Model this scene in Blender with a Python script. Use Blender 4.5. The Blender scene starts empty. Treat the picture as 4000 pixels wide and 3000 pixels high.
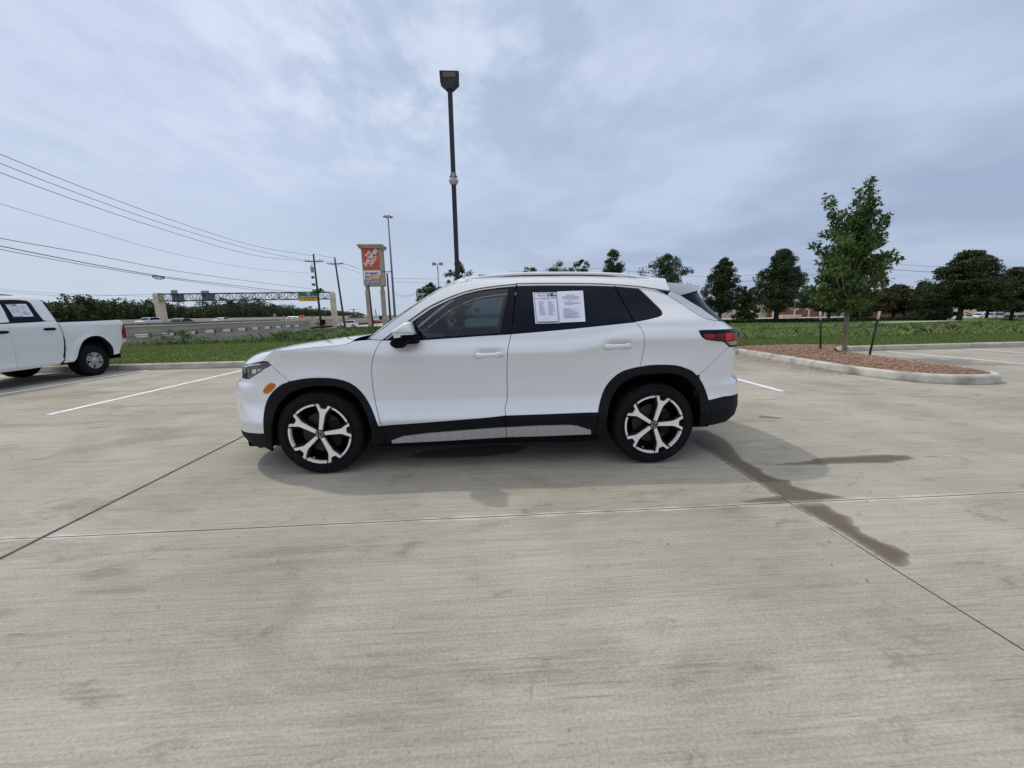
import bpy, bmesh, math, random
import numpy as np
from mathutils import Vector, Matrix, Euler
from mathutils.geometry import delaunay_2d_cdt
random.seed(5); rng = np.random.default_rng(7)
scene = bpy.context.scene
COL = scene.collection

# ------------------------------------------------------------------ camera
F_PX = 1480.0; CX, CY = 2000.0, 1500.0; H = 1.29
_d1 = np.array([1906-CX, 1224-CY, F_PX]); _h = np.array([1, -.0152, 0.])
_up = np.cross(_d1, _h); _up /= np.linalg.norm(_up)
if _up[1] > 0: _up = -_up
_Y = _d1/np.linalg.norm(_d1); _X = np.cross(_Y, _up); _X /= np.linalg.norm(_X)
if _X[0] < 0: _X = -_X
R3 = np.array([_X, _Y, _up])            # image axes (right, down, forward) -> world
cam = bpy.data.cameras.new('camera'); cam.sensor_width = 36; cam.lens = 36*F_PX/4000
cam.clip_end = 6000; cam.clip_start = 0.05
cam_o = bpy.data.objects.new('camera', cam); COL.objects.link(cam_o)
m3 = np.column_stack([R3[:, 0], -R3[:, 1], -R3[:, 2]])
M4 = Matrix([[*m3[0], 0], [*m3[1], 0], [*m3[2], H], [0, 0, 0, 1]])
cam_o.matrix_world = M4
scene.camera = cam_o

# ------------------------------------------------------------------ light
SUN_D = Vector((-0.55, 0.37, 1.0)).normalized()
sun = bpy.data.lights.new('sun', 'SUN'); sun.energy = 1.35; sun.angle = math.radians(1.6); sun.color = (1, .955, .88)
sun_o = bpy.data.objects.new('sun', sun); COL.objects.link(sun_o)
sun_o.rotation_euler = SUN_D.to_track_quat('Z', 'Y').to_euler()
world = bpy.data.worlds.new('World'); scene.world = world; world.use_nodes = True
def build_world():
    nt = world.node_tree; N = nt.nodes; L = nt.links; N.clear()
    out = N.new('ShaderNodeOutputWorld'); bg = N.new('ShaderNodeBackground'); bg.inputs['Strength'].default_value = .1
    sky = N.new('ShaderNodeTexSky'); sky.sky_type = 'NISHITA'; sky.sun_disc = False
    sky.sun_elevation = math.asin(SUN_D.z); sky.sun_rotation = math.atan2(SUN_D.x, SUN_D.y)
    sky.air_density = 1.2; sky.dust_density = 2.5
    tc = N.new('ShaderNodeTexCoord'); sep = N.new('ShaderNodeSeparateXYZ'); L.new(tc.outputs['Generated'], sep.inputs[0])
    def mth(op, a, b=None, c=None):
        n = N.new('ShaderNodeMath'); n.operation = op
        for i, v in enumerate((a, b, c)):
            if v is None: continue
            if isinstance(v, (int, float)): n.inputs[i].default_value = v
            else: L.new(v, n.inputs[i])
        return n.outputs[0]
    zc = mth('MAXIMUM', mth('ADD', sep.outputs[2], .12), .06)
    px = mth('DIVIDE', sep.outputs[0], zc); py = mth('DIVIDE', sep.outputs[1], zc)
    cmb = N.new('ShaderNodeCombineXYZ'); L.new(px, cmb.inputs[0]); L.new(py, cmb.inputs[1])
    def noise(scale, detail, rough, sx=1, sy=1, rot=0, dist=0):
        mp = N.new('ShaderNodeMapping'); mp.inputs['Scale'].default_value = (sx, sy, 1); mp.inputs['Rotation'].default_value = (0, 0, rot)
        L.new(cmb.outputs[0], mp.inputs[0])
        n = N.new('ShaderNodeTexNoise'); n.inputs['Scale'].default_value = scale; n.inputs['Detail'].default_value = detail
        n.inputs['Roughness'].default_value = rough; n.inputs['Distortion'].default_value = dist
        L.new(mp.outputs[0], n.inputs['Vector']); return n.outputs['Fac']
    def ramp(f, a, b, ca, cb):
        r = N.new('ShaderNodeValToRGB'); r.color_ramp.elements[0].position = a; r.color_ramp.elements[1].position = b
        r.color_ramp.elements[0].color = (*ca, 1); r.color_ramp.elements[1].color = (*cb, 1); r.color_ramp.interpolation = 'EASE'
        L.new(f, r.inputs[0]); return r.outputs[0]
    def mix(f, a, b):
        m = N.new('ShaderNodeMix'); m.data_type = 'RGBA'
        for s, v in ((m.inputs[0], f), (m.inputs[6], a), (m.inputs[7], b)):
            if isinstance(v, (int, float)): s.default_value = v
            elif isinstance(v, tuple): s.default_value = (*v, 1)
            else: L.new(v, s)
        return m.outputs[2]
    big = noise(.55, 4, .55, 1, 1, .4, .2)
    mott = noise(3.4, 7, .60, 1.0, .75, -.5, .15)
    patch = noise(1.1, 3, .5, 1.0, .8, .9, .3)
    wisp = noise(1.5, 8, .62, 1.0, .40, -.9, .5)
    # veil colours (x10, the background strength is .1)
    base = ramp(mth('ADD', mth('MULTIPLY', px, -.10), .5), 0.2, .8, (3.7, 4.55, 6.35), (5.3, 6.25, 7.9))
    veil = mix(ramp(big, .38, .62, (0, 0, 0), (1, 1, 1)), base, (5.7, 6.6, 8.4))
    high = ramp(sep.outputs[2], .16, .50, (0, 0, 0), (1, 1, 1))
    side = ramp(mth('ADD', mth('MULTIPLY', px, -.22), .60), .25, .7, (.15, .15, .15), (1, 1, 1))
    pm = ramp(patch, .38, .60, (.28, .28, .28), (1, 1, 1))
    f2 = mth('ADD', mth('MULTIPLY', ramp(mott, .41, .63, (0, 0, 0), (1, 1, 1)), .62), mth('MULTIPLY', ramp(wisp, .45, .70, (0, 0, 0), (1, 1, 1)), .5))
    ff = mth('MULTIPLY', mth('MULTIPLY', mth('MULTIPLY', f2, high), side), pm)
    veil2 = mix(ff, veil, (8.0, 8.9, 10.6))
    dk = mth('MULTIPLY', mth('MULTIPLY', ramp(mott, .30, .48, (1, 1, 1), (0, 0, 0)), high), .45)
    veil2 = mix(dk, veil2, (4.5, 5.35, 7.1))
    hz = ramp(sep.outputs[2], -.02, .25, (1, 1, 1), (0, 0, 0))
    hcol = ramp(mth('ADD', mth('MULTIPLY', sep.outputs[0], -.5), .5), .2, .8, (3.9, 4.8, 6.5), (5.7, 6.6, 7.9))
    veil3 = mix(mth('MULTIPLY', hz, .6), veil2, hcol)
    zen = ramp(sep.outputs[2], .62, .95, (0, 0, 0), (1, 1, 1))
    veil3 = mix(zen, veil3, (13.5, 13.8, 14))
    col = mix(.9, sky.outputs[0], veil3)
    L.new(col, bg.inputs['Color']); L.new(bg.outputs[0], out.inputs[0])
build_world()
scene.view_settings.view_transform = 'Standard'; scene.view_settings.look = 'None'
scene.view_settings.exposure = 0; scene.view_settings.gamma = 1
scene.render.resolution_x = 1024; scene.render.resolution_y = 768
scene.render.engine = 'CYCLES'
scene.cycles.transparent_max_bounces = 12

# ------------------------------------------------------------------ helpers: pixels -> world
def rays(p):
    p = np.atleast_2d(np.asarray(p, float))
    return np.column_stack([p[:, 0]-CX, p[:, 1]-CY, np.full(len(p), F_PX)]) @ R3.T
def atY(px, py, Y):
    d = rays([px, py])[0]; t = Y/d[1]; return np.array([d[0]*t, Y, H+d[2]*t])
def atX(px, py, X):
    d = rays([px, py])[0]; t = X/d[0]; return np.array([X, d[1]*t, H+d[2]*t])
def atZ(px, py, z=0.):
    d = rays([px, py])[0]; t = (z-H)/d[2]; return np.array([d[0]*t, d[1]*t, z])
def project(P):
    P = np.atleast_2d(P)-np.array([0, 0, H]); c = P @ R3
    return np.column_stack([CX+F_PX*c[:, 0]/c[:, 2], CY+F_PX*c[:, 1]/c[:, 2]])

# ------------------------------------------------------------------ helpers: objects
def prop(o, label=None, cat=None, group=None, kind=None):
    if label: o['label'] = label
    if cat: o['category'] = cat
    if group: o['group'] = group
    if kind: o['kind'] = kind
    return o
def empty(name, loc=(0, 0, 0), rz=0, label=None, cat=None, group=None):
    o = bpy.data.objects.new(name, None); COL.objects.link(o); o.empty_display_size = .1
    o.location = loc; o.rotation_euler = (0, 0, rz); return prop(o, label, cat, group)
def meshobj(name, V, Fc, mat=None, parent=None, smooth=True, label=None, cat=None, group=None, kind=None, mats=None, mi=None):
    me = bpy.data.meshes.new(name); V = np.asarray(V, float)
    me.from_pydata(V.tolist(), [], [tuple(int(i) for i in f) for f in Fc]); me.validate(); me.update()
    for m in (mats or ([mat] if mat else [])): me.materials.append(m)
    if mi is not None: me.polygons.foreach_set('material_index', list(mi))
    me.polygons.foreach_set('use_smooth', [smooth]*len(me.polygons))
    o = bpy.data.objects.new(name, me); COL.objects.link(o)
    if parent: o.parent = parent
    return prop(o, label, cat, group, kind)
class MB:
    """collects shapes into one mesh"""
    def __init__(s): s.v = []; s.f = []; s.n = 0; s.mi = []
    def add(s, V, Fc, mi=0):
        V = np.asarray(V, float); s.v.append(V); s.f += [tuple(i+s.n for i in f) for f in Fc]; s.mi += [mi]*len(Fc); s.n += len(V); return s
    def box(s, a, b, mi=0, bev=0):
        (x0, y0, z0), (x1, y1, z1) = a, b
        if bev > 0:
            bm = bmesh.new(); bmesh.ops.create_cube(bm, size=1)
            for v in bm.verts: v.co = Vector(((x0+x1)/2+v.co.x*(x1-x0), (y0+y1)/2+v.co.y*(y1-y0), (z0+z1)/2+v.co.z*(z1-z0)))
            bmesh.ops.bevel(bm, geom=bm.edges[:], offset=bev, segments=2, affect='EDGES', profile=.5)
            bm.verts.index_update(); V = [v.co[:] for v in bm.verts]; Fc = [[v.index for v in f.verts] for f in bm.faces]; bm.free()
            return s.add(V, Fc, mi)
        V = [(x0, y0, z0), (x1, y0, z0), (x1, y1, z0), (x0, y1, z0), (x0, y0, z1), (x1, y0, z1), (x1, y1, z1), (x0, y1, z1)]
        return s.add(V, [(0, 3, 2, 1), (4, 5, 6, 7), (0, 1, 5, 4), (1, 2, 6, 5), (2, 3, 7, 6), (3, 0, 4, 7)], mi)
    def tube(s, pts, r, n=8, mi=0, caps=True):
        pts = [Vector(p) for p in pts]; k = len(pts); rr = r if hasattr(r, '__len__') else [r]*k
        V = []; a = None
        for i, p in enumerate(pts):
            t = (pts[min(i+1, k-1)]-pts[max(i-1, 0)]).normalized()
            if a is None: a = t.cross(Vector((0, 0, 1)) if abs(t.z) < .9 else Vector((1, 0, 0))).normalized()
            a = (a-t*a.dot(t)).normalized(); b = t.cross(a)
            for j in range(n):
                q = 2*math.pi*j/n; V.append(p+(a*math.cos(q)+b*math.sin(q))*rr[i])
        Fc = [(i*n+j, i*n+(j+1) % n, (i+1)*n+(j+1) % n, (i+1)*n+j) for i in range(k-1) for j in range(n)]
        if caps: Fc += [tuple(range(n))[::-1], tuple((k-1)*n+j for j in range(n))]
        return s.add([tuple(v) for v in V], Fc, mi)
    def prism(s, poly, a, b, f, mi=0):
        """poly 2D (u,v) extruded between depth a and b; f(u,v,w)->xyz"""
        n = len(poly); V = [f(u, v, a) for u, v in poly]+[f(u, v, b) for u, v in poly]
        Fc = [tuple(range(n))[::-1], tuple(range(n, 2*n))]+[(i, (i+1) % n, n+(i+1) % n, n+i) for i in range(n)]
        return s.add(V, Fc, mi)
    def loft(s, rings, closed=True, caps=True, mi=0):
        n = len(rings[0]); V = [p for r in rings for p in r]; k = len(rings)
        m = n if closed else n-1
        Fc = [(i*n+j, i*n+(j+1) % n, (i+1)*n+(j+1) % n, (i+1)*n+j) for i in range(k-1) for j in range(m)]
        if caps and closed: Fc += [tuple(range(n))[::-1], tuple((k-1)*n+j for j in range(n))]
        return s.add(V, Fc, mi)
    def build(s, name, mat=None, parent=None, smooth=False, **k):
        o = meshobj(name, np.vstack(s.v), s.f, mat, parent, smooth, mi=s.mi if k.get('mats') else None, **k)
        return o
def fixn(o):
    bm = bmesh.new(); bm.from_mesh(o.data); bmesh.ops.recalc_face_normals(bm, faces=bm.faces); bm.to_mesh(o.data); bm.free(); return o
def sharp(o, deg=35):
    me = o.data; bm = bmesh.new(); bm.from_mesh(me); a = math.radians(deg)
    for e in bm.edges:
        if len(e.link_faces) == 2 and e.calc_face_angle(0) > a: e.smooth = False
    for f in bm.faces: f.smooth = True
    bm.to_mesh(me); bm.free(); return o

# ------------------------------------------------------------------ materials
def principled(name, col, rough=.5, metal=0, coat=0, spec=.5, **k):
    m = bpy.data.materials.new(name); m.use_nodes = True; b = m.node_tree.nodes['Principled BSDF']
    b.inputs['Base Color'].default_value = (*col, 1); b.inputs['Roughness'].default_value = rough
    b.inputs['Metallic'].default_value = metal; b.inputs['Coat Weight'].default_value = coat; b.inputs['Coat Roughness'].default_value = .03
    b.inputs['Specular IOR Level'].default_value = spec
    for kk, v in k.items(): b.inputs[kk].default_value = v
    return m
def nodes(m): return m.node_tree.nodes, m.node_tree.links, m.node_tree.nodes['Principled BSDF']
def varied(name, c1, c2, scale=5, rough=.7, detail=6, bump=0, bscale=None, stretch=(1, 1, 1), lo=.35, hi=.65, spec=.3, coord='Object', metal=0, dist=.02):
    m = principled(name, c1, rough, metal, spec=spec); N, L, b = nodes(m)
    tc = N.new('ShaderNodeTexCoord'); mp = N.new('ShaderNodeMapping'); mp.inputs['Scale'].default_value = stretch
    L.new(tc.outputs[coord], mp.inputs[0]); n = N.new('ShaderNodeTexNoise'); n.inputs['Scale'].default_value = scale
    n.inputs['Detail'].default_value = detail; L.new(mp.outputs[0], n.inputs['Vector'])
    r = N.new('ShaderNodeValToRGB'); r.color_ramp.elements[0].position = lo; r.color_ramp.elements[1].position = hi
    r.color_ramp.elements[0].color = (*c1, 1); r.color_ramp.elements[1].color = (*c2, 1)
    L.new(n.outputs['Fac'], r.inputs[0]); L.new(r.outputs[0], b.inputs['Base Color'])
    if bump:
        n2 = N.new('ShaderNodeTexNoise'); n2.inputs['Scale'].default_value = bscale or scale*4; n2.inputs['Detail'].default_value = 4
        L.new(mp.outputs[0], n2.inputs['Vector']); bp = N.new('ShaderNodeBump'); bp.inputs['Strength'].default_value = bump; bp.inputs['Distance'].default_value = dist
        L.new(n2.outputs['Fac'], bp.inputs['Height']); L.new(bp.outputs[0], b.inputs['Normal'])
    return m
def leafmat(name, c1, c2, trans=.25, rough=.55):
    m = principled(name, c1, rough, spec=.25); N, L, b = nodes(m)
    g = N.new('ShaderNodeNewGeometry'); r = N.new('ShaderNodeValToRGB')
    r.color_ramp.elements[0].color = (*c1, 1); r.color_ramp.elements[1].color = (*c2, 1)
    L.new(g.outputs['Random Per Island'], r.inputs[0]); L.new(r.outputs[0], b.inputs['Base Color'])
    t = N.new('ShaderNodeBsdfTranslucent'); L.new(r.outputs[0], t.inputs[0]); mx = N.new('ShaderNodeMixShader'); mx.inputs[0].default_value = trans
    out = N['Material Output']; L.new(b.outputs[0], mx.inputs[1]); L.new(t.outputs[0], mx.inputs[2]); L.new(mx.outputs[0], out.inputs[0])
    return m
def glassmat(name, tint, rough=.02):
    m = bpy.data.materials.new(name); m.use_nodes = True; N = m.node_tree.nodes; L = m.node_tree.links; N.clear()
    out = N.new('ShaderNodeOutputMaterial'); t = N.new('ShaderNodeBsdfTransparent'); t.inputs[0].default_value = (*tint, 1)
    g = N.new('ShaderNodeBsdfGlossy'); g.inputs['Roughness'].default_value = rough; g.inputs[0].default_value = (1, 1, 1, 1)
    fr = N.new('ShaderNodeFresnel'); fr.inputs[0].default_value = 1.5; mx = N.new('ShaderNodeMixShader')
    L.new(fr.outputs[0], mx.inputs[0]); L.new(t.outputs[0], mx.inputs[1]); L.new(g.outputs[0], mx.inputs[2]); L.new(mx.outputs[0], out.inputs[0])
    return m
M = {}
M['white'] = principled('white_paint', (.75, .76, .77), .32, coat=1, **{'Coat IOR': 1.8})
M['white2'] = principled('white_paint_truck', (.71, .73, .74), .35, coat=1, **{'Coat IOR': 1.7})
M['cladding'] = varied('black_plastic', (.007, .008, .009), (.012, .013, .015), 300, .65, spec=.12, bump=.15, bscale=600, dist=.001)
M['black'] = principled('black_gloss', (.005, .007, .015), .06, spec=.12)
M['matteblack'] = principled('matte_black', (.006, .006, .007), .85, spec=.1)
M['tint'] = glassmat('privacy_glass', (.035, .037, .045), .01)
M['glass'] = glassmat('tinted_front_glass', (.20, .28, .30))
M['wglass'] = glassmat('windscreen_glass', (.66, .72, .72))
M['chrome'] = principled('chrome', (.75, .76, .78), .18, 1)
M['satin'] = varied('satin_silver', (.41, .415, .43), (.50, .50, .51), 3, .34, metal=.5, stretch=(14, 1, 1), lo=.3, hi=.7, spec=.5)
M['alloy'] = varied('machined_alloy', (.86, .82, .75), (.92, .89, .83), 60, .42, metal=.1, spec=.5)
M['rimblack'] = principled('black_alloy', (.006, .006, .008), .45, spec=.15)
M['tyre'] = varied('tyre_rubber', (.008, .008, .009), (.014, .014, .014), 30, .85, spec=.12, bump=.2, bscale=150, dist=.002)
M['disc'] = principled('brake_disc', (.05, .05, .05), .5, 1)
M['blade'] = principled('grey_blade', (.52, .53, .58), .3, coat=.8)
M['amber'] = principled('amber_lens', (.55, .13, .012), .3, spec=.25)
M['red'] = principled('red_lens', (.62, .018, .018), .25, spec=.25)
M['red2'] = principled('red_lens_deep', (.25, .012, .018), .25, spec=.25)
M['dred'] = principled('dark_red_lens', (.10, .008, .014), .25, spec=.25)
M['clear'] = principled('clear_lens', (.35, .37, .40), .12, coat=1)
M['lens'] = principled('headlight_lens', (.045, .05, .058), .05, coat=1)
M['lampwhite'] = principled('light_strip', (.62, .66, .70), .1, coat=1)
M['paper'] = principled('paper', (.74, .75, .86), .6)
M['ink'] = principled('grey_ink', (.40, .41, .47), .7)
M['inkdark'] = principled('dark_ink', (.03, .03, .06), .7)
M['inkblue'] = principled('blue_ink', (.10, .14, .42), .7)
M['cabin'] = principled('cabin_dark', (.03, .03, .032), .7)
M['seat'] = principled('seat_grey', (.055, .055, .06), .75)
M['headliner'] = principled('headliner', (.30, .30, .29), .85)

# ------------------------------------------------------------------ body surfaces
def sm(x, a, b):
    t = np.clip((x-a)/(b-a), 0, 1); return t*t*(3-2*t)
def hermite(tab):
    X = np.array([t[0] for t in tab], float); Y = np.array([t[1] for t in tab], float)
    d = np.diff(Y)/np.diff(X); m = np.concatenate([[d[0]], (d[:-1]*d[1:] > 0)*2*d[:-1]*d[1:]/(d[:-1]+d[1:]+1e-12), [d[-1]]])
    def Fn(x):
        x = np.asarray(x, float); i = np.clip(np.searchsorted(X, x)-1, 0, len(X)-2); h = X[i+1]-X[i]; t = np.clip((x-X[i])/h, 0, 1)
        return Y[i]*(1+2*t)*(1-t)**2+m[i]*h*t*(1-t)**2+Y[i+1]*t*t*(3-2*t)+m[i+1]*h*t*t*(t-1)
    return Fn
class Frame:
    def __init__(s, ox, oy, yaw, surf): s.o = np.array([ox, oy]); s.c, s.s = math.cos(yaw), math.sin(yaw); s.surf = surf
    def w(s, P): return np.column_stack([s.o[0]+P[:, 0]*s.c-P[:, 1]*s.s, s.o[1]+P[:, 0]*s.s+P[:, 1]*s.c, P[:, 2]])
    def solve(s, px, guess=None, it=14):
        """photograph positions -> (s,z) on the body surface"""
        px = np.atleast_2d(np.asarray(px, float)); uv = guess(px) if guess else s.guess(px); e = 1e-4
        for k in range(it):
            p0 = project(s.w(s.surf(uv[:, 0], uv[:, 1]))); r = px-p0
            ps = project(s.w(s.surf(uv[:, 0]+e, uv[:, 1]))); pz = project(s.w(s.surf(uv[:, 0], uv[:, 1]+e)))
            a = (ps-p0)/e; b = (pz-p0)/e; det = a[:, 0]*b[:, 1]-a[:, 1]*b[:, 0]
            det = np.where(np.abs(det) < 4000, np.sign(det+1e-9)*4000, det)
            ds = (r[:, 0]*b[:, 1]-r[:, 1]*b[:, 0])/det; dz_ = (a[:, 0]*r[:, 1]-a[:, 1]*r[:, 0])/det
            uv = uv+np.clip(np.column_stack([ds, dz_]), -.08, .08)*(.9 if k < 8 else .5)
        return uv
def catmull(p, n=5, closed=False):
    p = np.asarray(p, float); k = len(p); out = []
    for i in range(k-1 if not closed else k):
        a, b, c, d = (p[(i-1) % k] if (closed or i > 0) else 2*p[0]-p[1]), p[i], p[(i+1) % k], (p[(i+2) % k] if (closed or i+2 < k) else 2*p[-1]-p[-2])
        for j in range(n):
            t = j/n; out.append(.5*(2*b+(c-a)*t+(2*a-5*b+4*c-d)*t*t+(3*b-a-3*c+d)*t**3))
    if not closed: out.append(p[-1])
    return np.array(out)
def resample(poly, ds, closed=True):
    out = []; k = len(poly)
    for i in range(k if closed else k-1):
        a, b = poly[i], poly[(i+1) % k]; L = np.hypot(*(b-a)); n = max(1, int(math.ceil(L/ds)))
        for j in range(n): out.append(a+(b-a)*j/n)
    if not closed: out.append(poly[-1])
    out = np.array(out); keep = [0]
    for i in range(1, len(out)):
        if np.hypot(*(out[i]-out[keep[-1]])) > 1e-4: keep.append(i)
    if closed and np.hypot(*(out[keep[-1]]-out[0])) < 1e-4: keep.pop()
    return out[keep]
def inside(P, poly):
    x, y = P[:, 0], P[:, 1]; c = np.zeros(len(P), bool); n = len(poly)
    for i in range(n):
        x0, y0 = poly[i-1]; x1, y1 = poly[i]
        if y0 == y1: continue
        k = ((y0 > y) != (y1 > y)) & (x < (x1-x0)*(y-y0)/(y1-y0)+x0); c ^= k
    return c
def distb(P, poly):
    d = np.full(len(P), 1e9)
    for i in range(len(poly)):
        a, b = poly[i-1], poly[i]; ab = b-a; t = np.clip(((P-a)@ab)/max(ab@ab, 1e-12), 0, 1)
        d = np.minimum(d, np.hypot(*(P-(a+t[:, None]*ab)).T))
    return d
def shrink(poly, g):
    p = poly; a = np.sum(p[:, 0]*np.roll(p[:, 1], -1)-np.roll(p[:, 0], -1)*p[:, 1])
    if a < 0: p = p[::-1]
    d = np.roll(p, -1, 0)-p; d /= np.maximum(np.hypot(*d.T), 1e-9)[:, None]; n = np.column_stack([-d[:, 1], d[:, 0]])
    m = n+np.roll(n, 1, 0); L = np.maximum(np.hypot(*m.T), .6)[:, None]; m = m/L
    s = np.maximum((m*n).sum(1), .5)[:, None]
    return p+m/s*g
def normals(surf, uv):
    e = 2e-3; a = surf(uv[:, 0]+e, uv[:, 1])-surf(uv[:, 0]-e, uv[:, 1]); b = surf(uv[:, 0], uv[:, 1]+e)-surf(uv[:, 0], uv[:, 1]-e)
    n = np.cross(a, b); L = np.linalg.norm(n, axis=1)[:, None]; n = n/np.maximum(L, 1e-9)
    return n
def panel(name, poly, fr, mat, parent, h=.05, gap=.0025, flange=.02, off=0, sides='LR', join=False, holes=(), flip=1, **k):
    """a body panel cut out of the frame's surface; poly in (s,z)"""
    poly = np.asarray(poly, float); poly = resample(poly, min(h, .025))
    if gap: poly = shrink(poly, gap)
    elif np.sum(poly[:, 0]*np.roll(poly[:, 1], -1)-np.roll(poly[:, 0], -1)*poly[:, 1]) < 0: poly = poly[::-1]
    rings = [poly]+[resample(np.asarray(q, float), .02) for q in holes]
    lo, hi = poly.min(0), poly.max(0)
    gx, gz = np.meshgrid(np.arange(lo[0], hi[0], h), np.arange(lo[1], hi[1], h*.8)); gx = gx+(np.arange(gx.shape[0]) % 2)[:, None]*h/2
    P = np.column_stack([gx.ravel(), gz.ravel()]); P = P[inside(P, poly)]
    for q in rings[1:]: P = P[~inside(P, q)]
    for q in rings:
        if len(P): P = P[distb(P, q) > h*.45]
    allp = np.vstack(rings+[P]) if len(P) else np.vstack(rings)
    edges = []; st = 0
    for q in rings:
        edges += [(st+i, st+(i+1) % len(q)) for i in range(len(q))]; st += len(q)
    res = delaunay_2d_cdt([Vector(p) for p in allp], edges, [], 0, 1e-6)
    V2 = np.array([[v.x, v.y] for v in res[0]]); T = np.array([f for f in res[2]])
    cen = V2[T].mean(1); ok = inside(cen, poly)
    for q in rings[1:]: ok &= ~inside(cen, q)
    T = T[ok]
    nm = normals(fr.surf, V2)*flip; X = fr.surf(V2[:, 0], V2[:, 1])+nm*off
    a, b, c = X[T[:, 0]], X[T[:, 1]], X[T[:, 2]]
    fn = np.cross(b-a, c-a); fl = (fn*nm[T[:, 0]]).sum(1) < 0; T[fl] = T[fl][:, ::-1]
    V = [X]; Fc = [tuple(t) for t in T]; n = len(X)
    if flange:
        for q in rings:
            nq = normals(fr.surf, q)*flip; Q = fr.surf(q[:, 0], q[:, 1])+nq*off; Q2 = Q-nq*flange
            V += [Q, Q2]; k0 = n; m = len(q)
            Fc += [(k0+i, k0+m+i, k0+m+(i+1) % m, k0+(i+1) % m) for i in range(m)]; n += 2*m
    V = np.vstack(V); out = []
    objs = []
    Vm = V*np.array(fr.mirror); Fm = [f[::-1] for f in Fc]
    N0 = nm; Nm = nm*np.array(fr.mirror)
    def cn(o, blocks):
        me = o.data; vn = np.array([v.normal[:] for v in me.vertices])
        for st_, q in blocks: vn[st_:st_+len(q)] = q
        me.normals_split_custom_set_from_vertices([tuple(v) for v in vn]); return o
    if join:
        return cn(meshobj(name, np.vstack([V, Vm]), Fc+[tuple(i+len(V) for i in f) for f in Fm], mat, parent, True, **k), ((0, N0), (len(V), Nm)))
    if 'L' in sides: objs.append(cn(meshobj(name, V, Fc, mat, parent, True, **k), ((0, N0),)))
    if 'R' in sides:
        pr = parent
        if parent is not None and 'twin' in parent: pr = bpy.data.objects.get(parent['twin']) or parent
        o2 = cn(meshobj(name, Vm, Fm, mat, pr, True, **k), ((0, Nm),))
        if objs: objs[0]['twin'] = o2.name
    return objs[0]

# ------------------------------------------------------------------ the white crossover
Wz = hermite([(.1, .86), (.22, .885), (.32, .905), (.40, .922), (.44, .9375), (.452, .940), (.464, .9375), (.53, .914), (.62, .893), (.72, .896), (.82, .907), (.92, .9225), (.962, .9335), (.972, .9355), (.982, .935), (1.02, .925), (1.08, .900), (1.13, .888), (1.2, .862), (1.3, .822), (1.4, .775), (1.5, .722), (1.56, .683), (1.62, .62), (1.66, .54), (1.7, .45)])
HX = (-1.375, 1.385); HZ = .347; XS = (-1.5, 1.5)
HANDLES = [(-9, -9), (-9, -9)]
def Wd(x, z):
    d = .09*sm(x, .55, 1.25)+.05*(1-sm(x, -1.3, -.7))
    w = Wz(z-d*sm(z, .72, 1.0)*(1-sm(z, 1.14, 1.36)))
    for hx in HX:
        r = np.hypot(x-hx, z-HZ); w = w+.022*np.exp(-((r-.43)/.10)**2)*sm(z, .15, .35)
    for hx, hz in HANDLES:
        w = w-.026*np.exp(-np.abs((x-hx)/.105)**4-np.abs((z-hz-.006)/.036)**3)
    return w
def etable(n, a, b):
    ph = np.linspace(0, np.pi/2, 400); X = np.sin(ph)**(2/n); Y = np.cos(ph)**(2/n)
    L = np.concatenate([[0], np.cumsum(np.hypot(np.diff(X)*a, np.diff(Y)*b))]); return L/L[-1], X, Y, L[-1]
TF = etable(2.5, .70, .93); TR = etable(3.0, .78, .93)
xfz = hermite([(.1, -2.10), (.18, -2.20), (.22, -2.28), (.30, -2.332), (.38, -2.333), (.458, -2.322), (.52, -2.336), (.68, -2.331), (.72, -2.314), (.776, -2.252), (.873, -2.221), (.923, -2.189), (.97, -2.12), (1.05, -2.0)])
xrz = hermite([(.15, 2.15), (.22, 2.22), (.276, 2.286), (.329, 2.351), (.375, 2.371), (.496, 2.374), (.548, 2.383), (.62, 2.386), (.665, 2.372), (.70, 2.33), (.74, 2.309), (.80, 2.307), (.97, 2.312), (1.07, 2.312), (1.112, 2.30), (1.13, 2.26), (1.16, 2.209), (1.205, 2.154), (1.285, 2.059), (1.381, 1.97), (1.45, 1.93), (1.55, 1.88), (1.7, 1.8)])
def S_car(s, z):
    s = np.asarray(s, float); z = np.asarray(z, float)+0*s
    uf = np.clip((XS[0]-s)/TF[3], 0, 1); ur = np.clip((s-XS[1])/TR[3], 0, 1)
    x = np.where(s < XS[0], XS[0]-(XS[0]-xfz(z))*np.interp(uf, TF[0], TF[1]), s)
    x = np.where(s > XS[1], XS[1]+(xrz(z)-XS[1])*np.interp(ur, TR[0], TR[1]), x)
    k = np.where(s < XS[0], np.interp(uf, TF[0], TF[2]), np.where(s > XS[1], np.interp(ur, TR[0], TR[2]), 1.))
    return np.stack([x, -Wd(np.clip(x, -2.3, 2.3), z)*k, z], -1)
SF = XS[0]-TF[3]; SR = XS[1]+TR[3]
yaw = math.atan2(3.010-3.055, 2.789)
_mid = np.array([-.0115, 3.0325]); _o = _mid+.89*np.array([-math.sin(yaw), math.cos(yaw)])
car = Frame(_o[0], _o[1], yaw, S_car); car.mirror = (1, -1, 1)
def _guess(px):
    d = rays(px); n = np.array([-car.s, car.c, 0]); t = (-.85+n[:2]@car.o)/(d@n); w = d*t[:, None]+np.array([0, 0, H])
    x = (w[:, 0]-car.o[0])*car.c+(w[:, 1]-car.o[1])*car.s
    return np.column_stack([np.clip(x, -2.25, 2.3), np.clip(w[:, 2], .15, 1.62)])
car.guess = _guess
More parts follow.
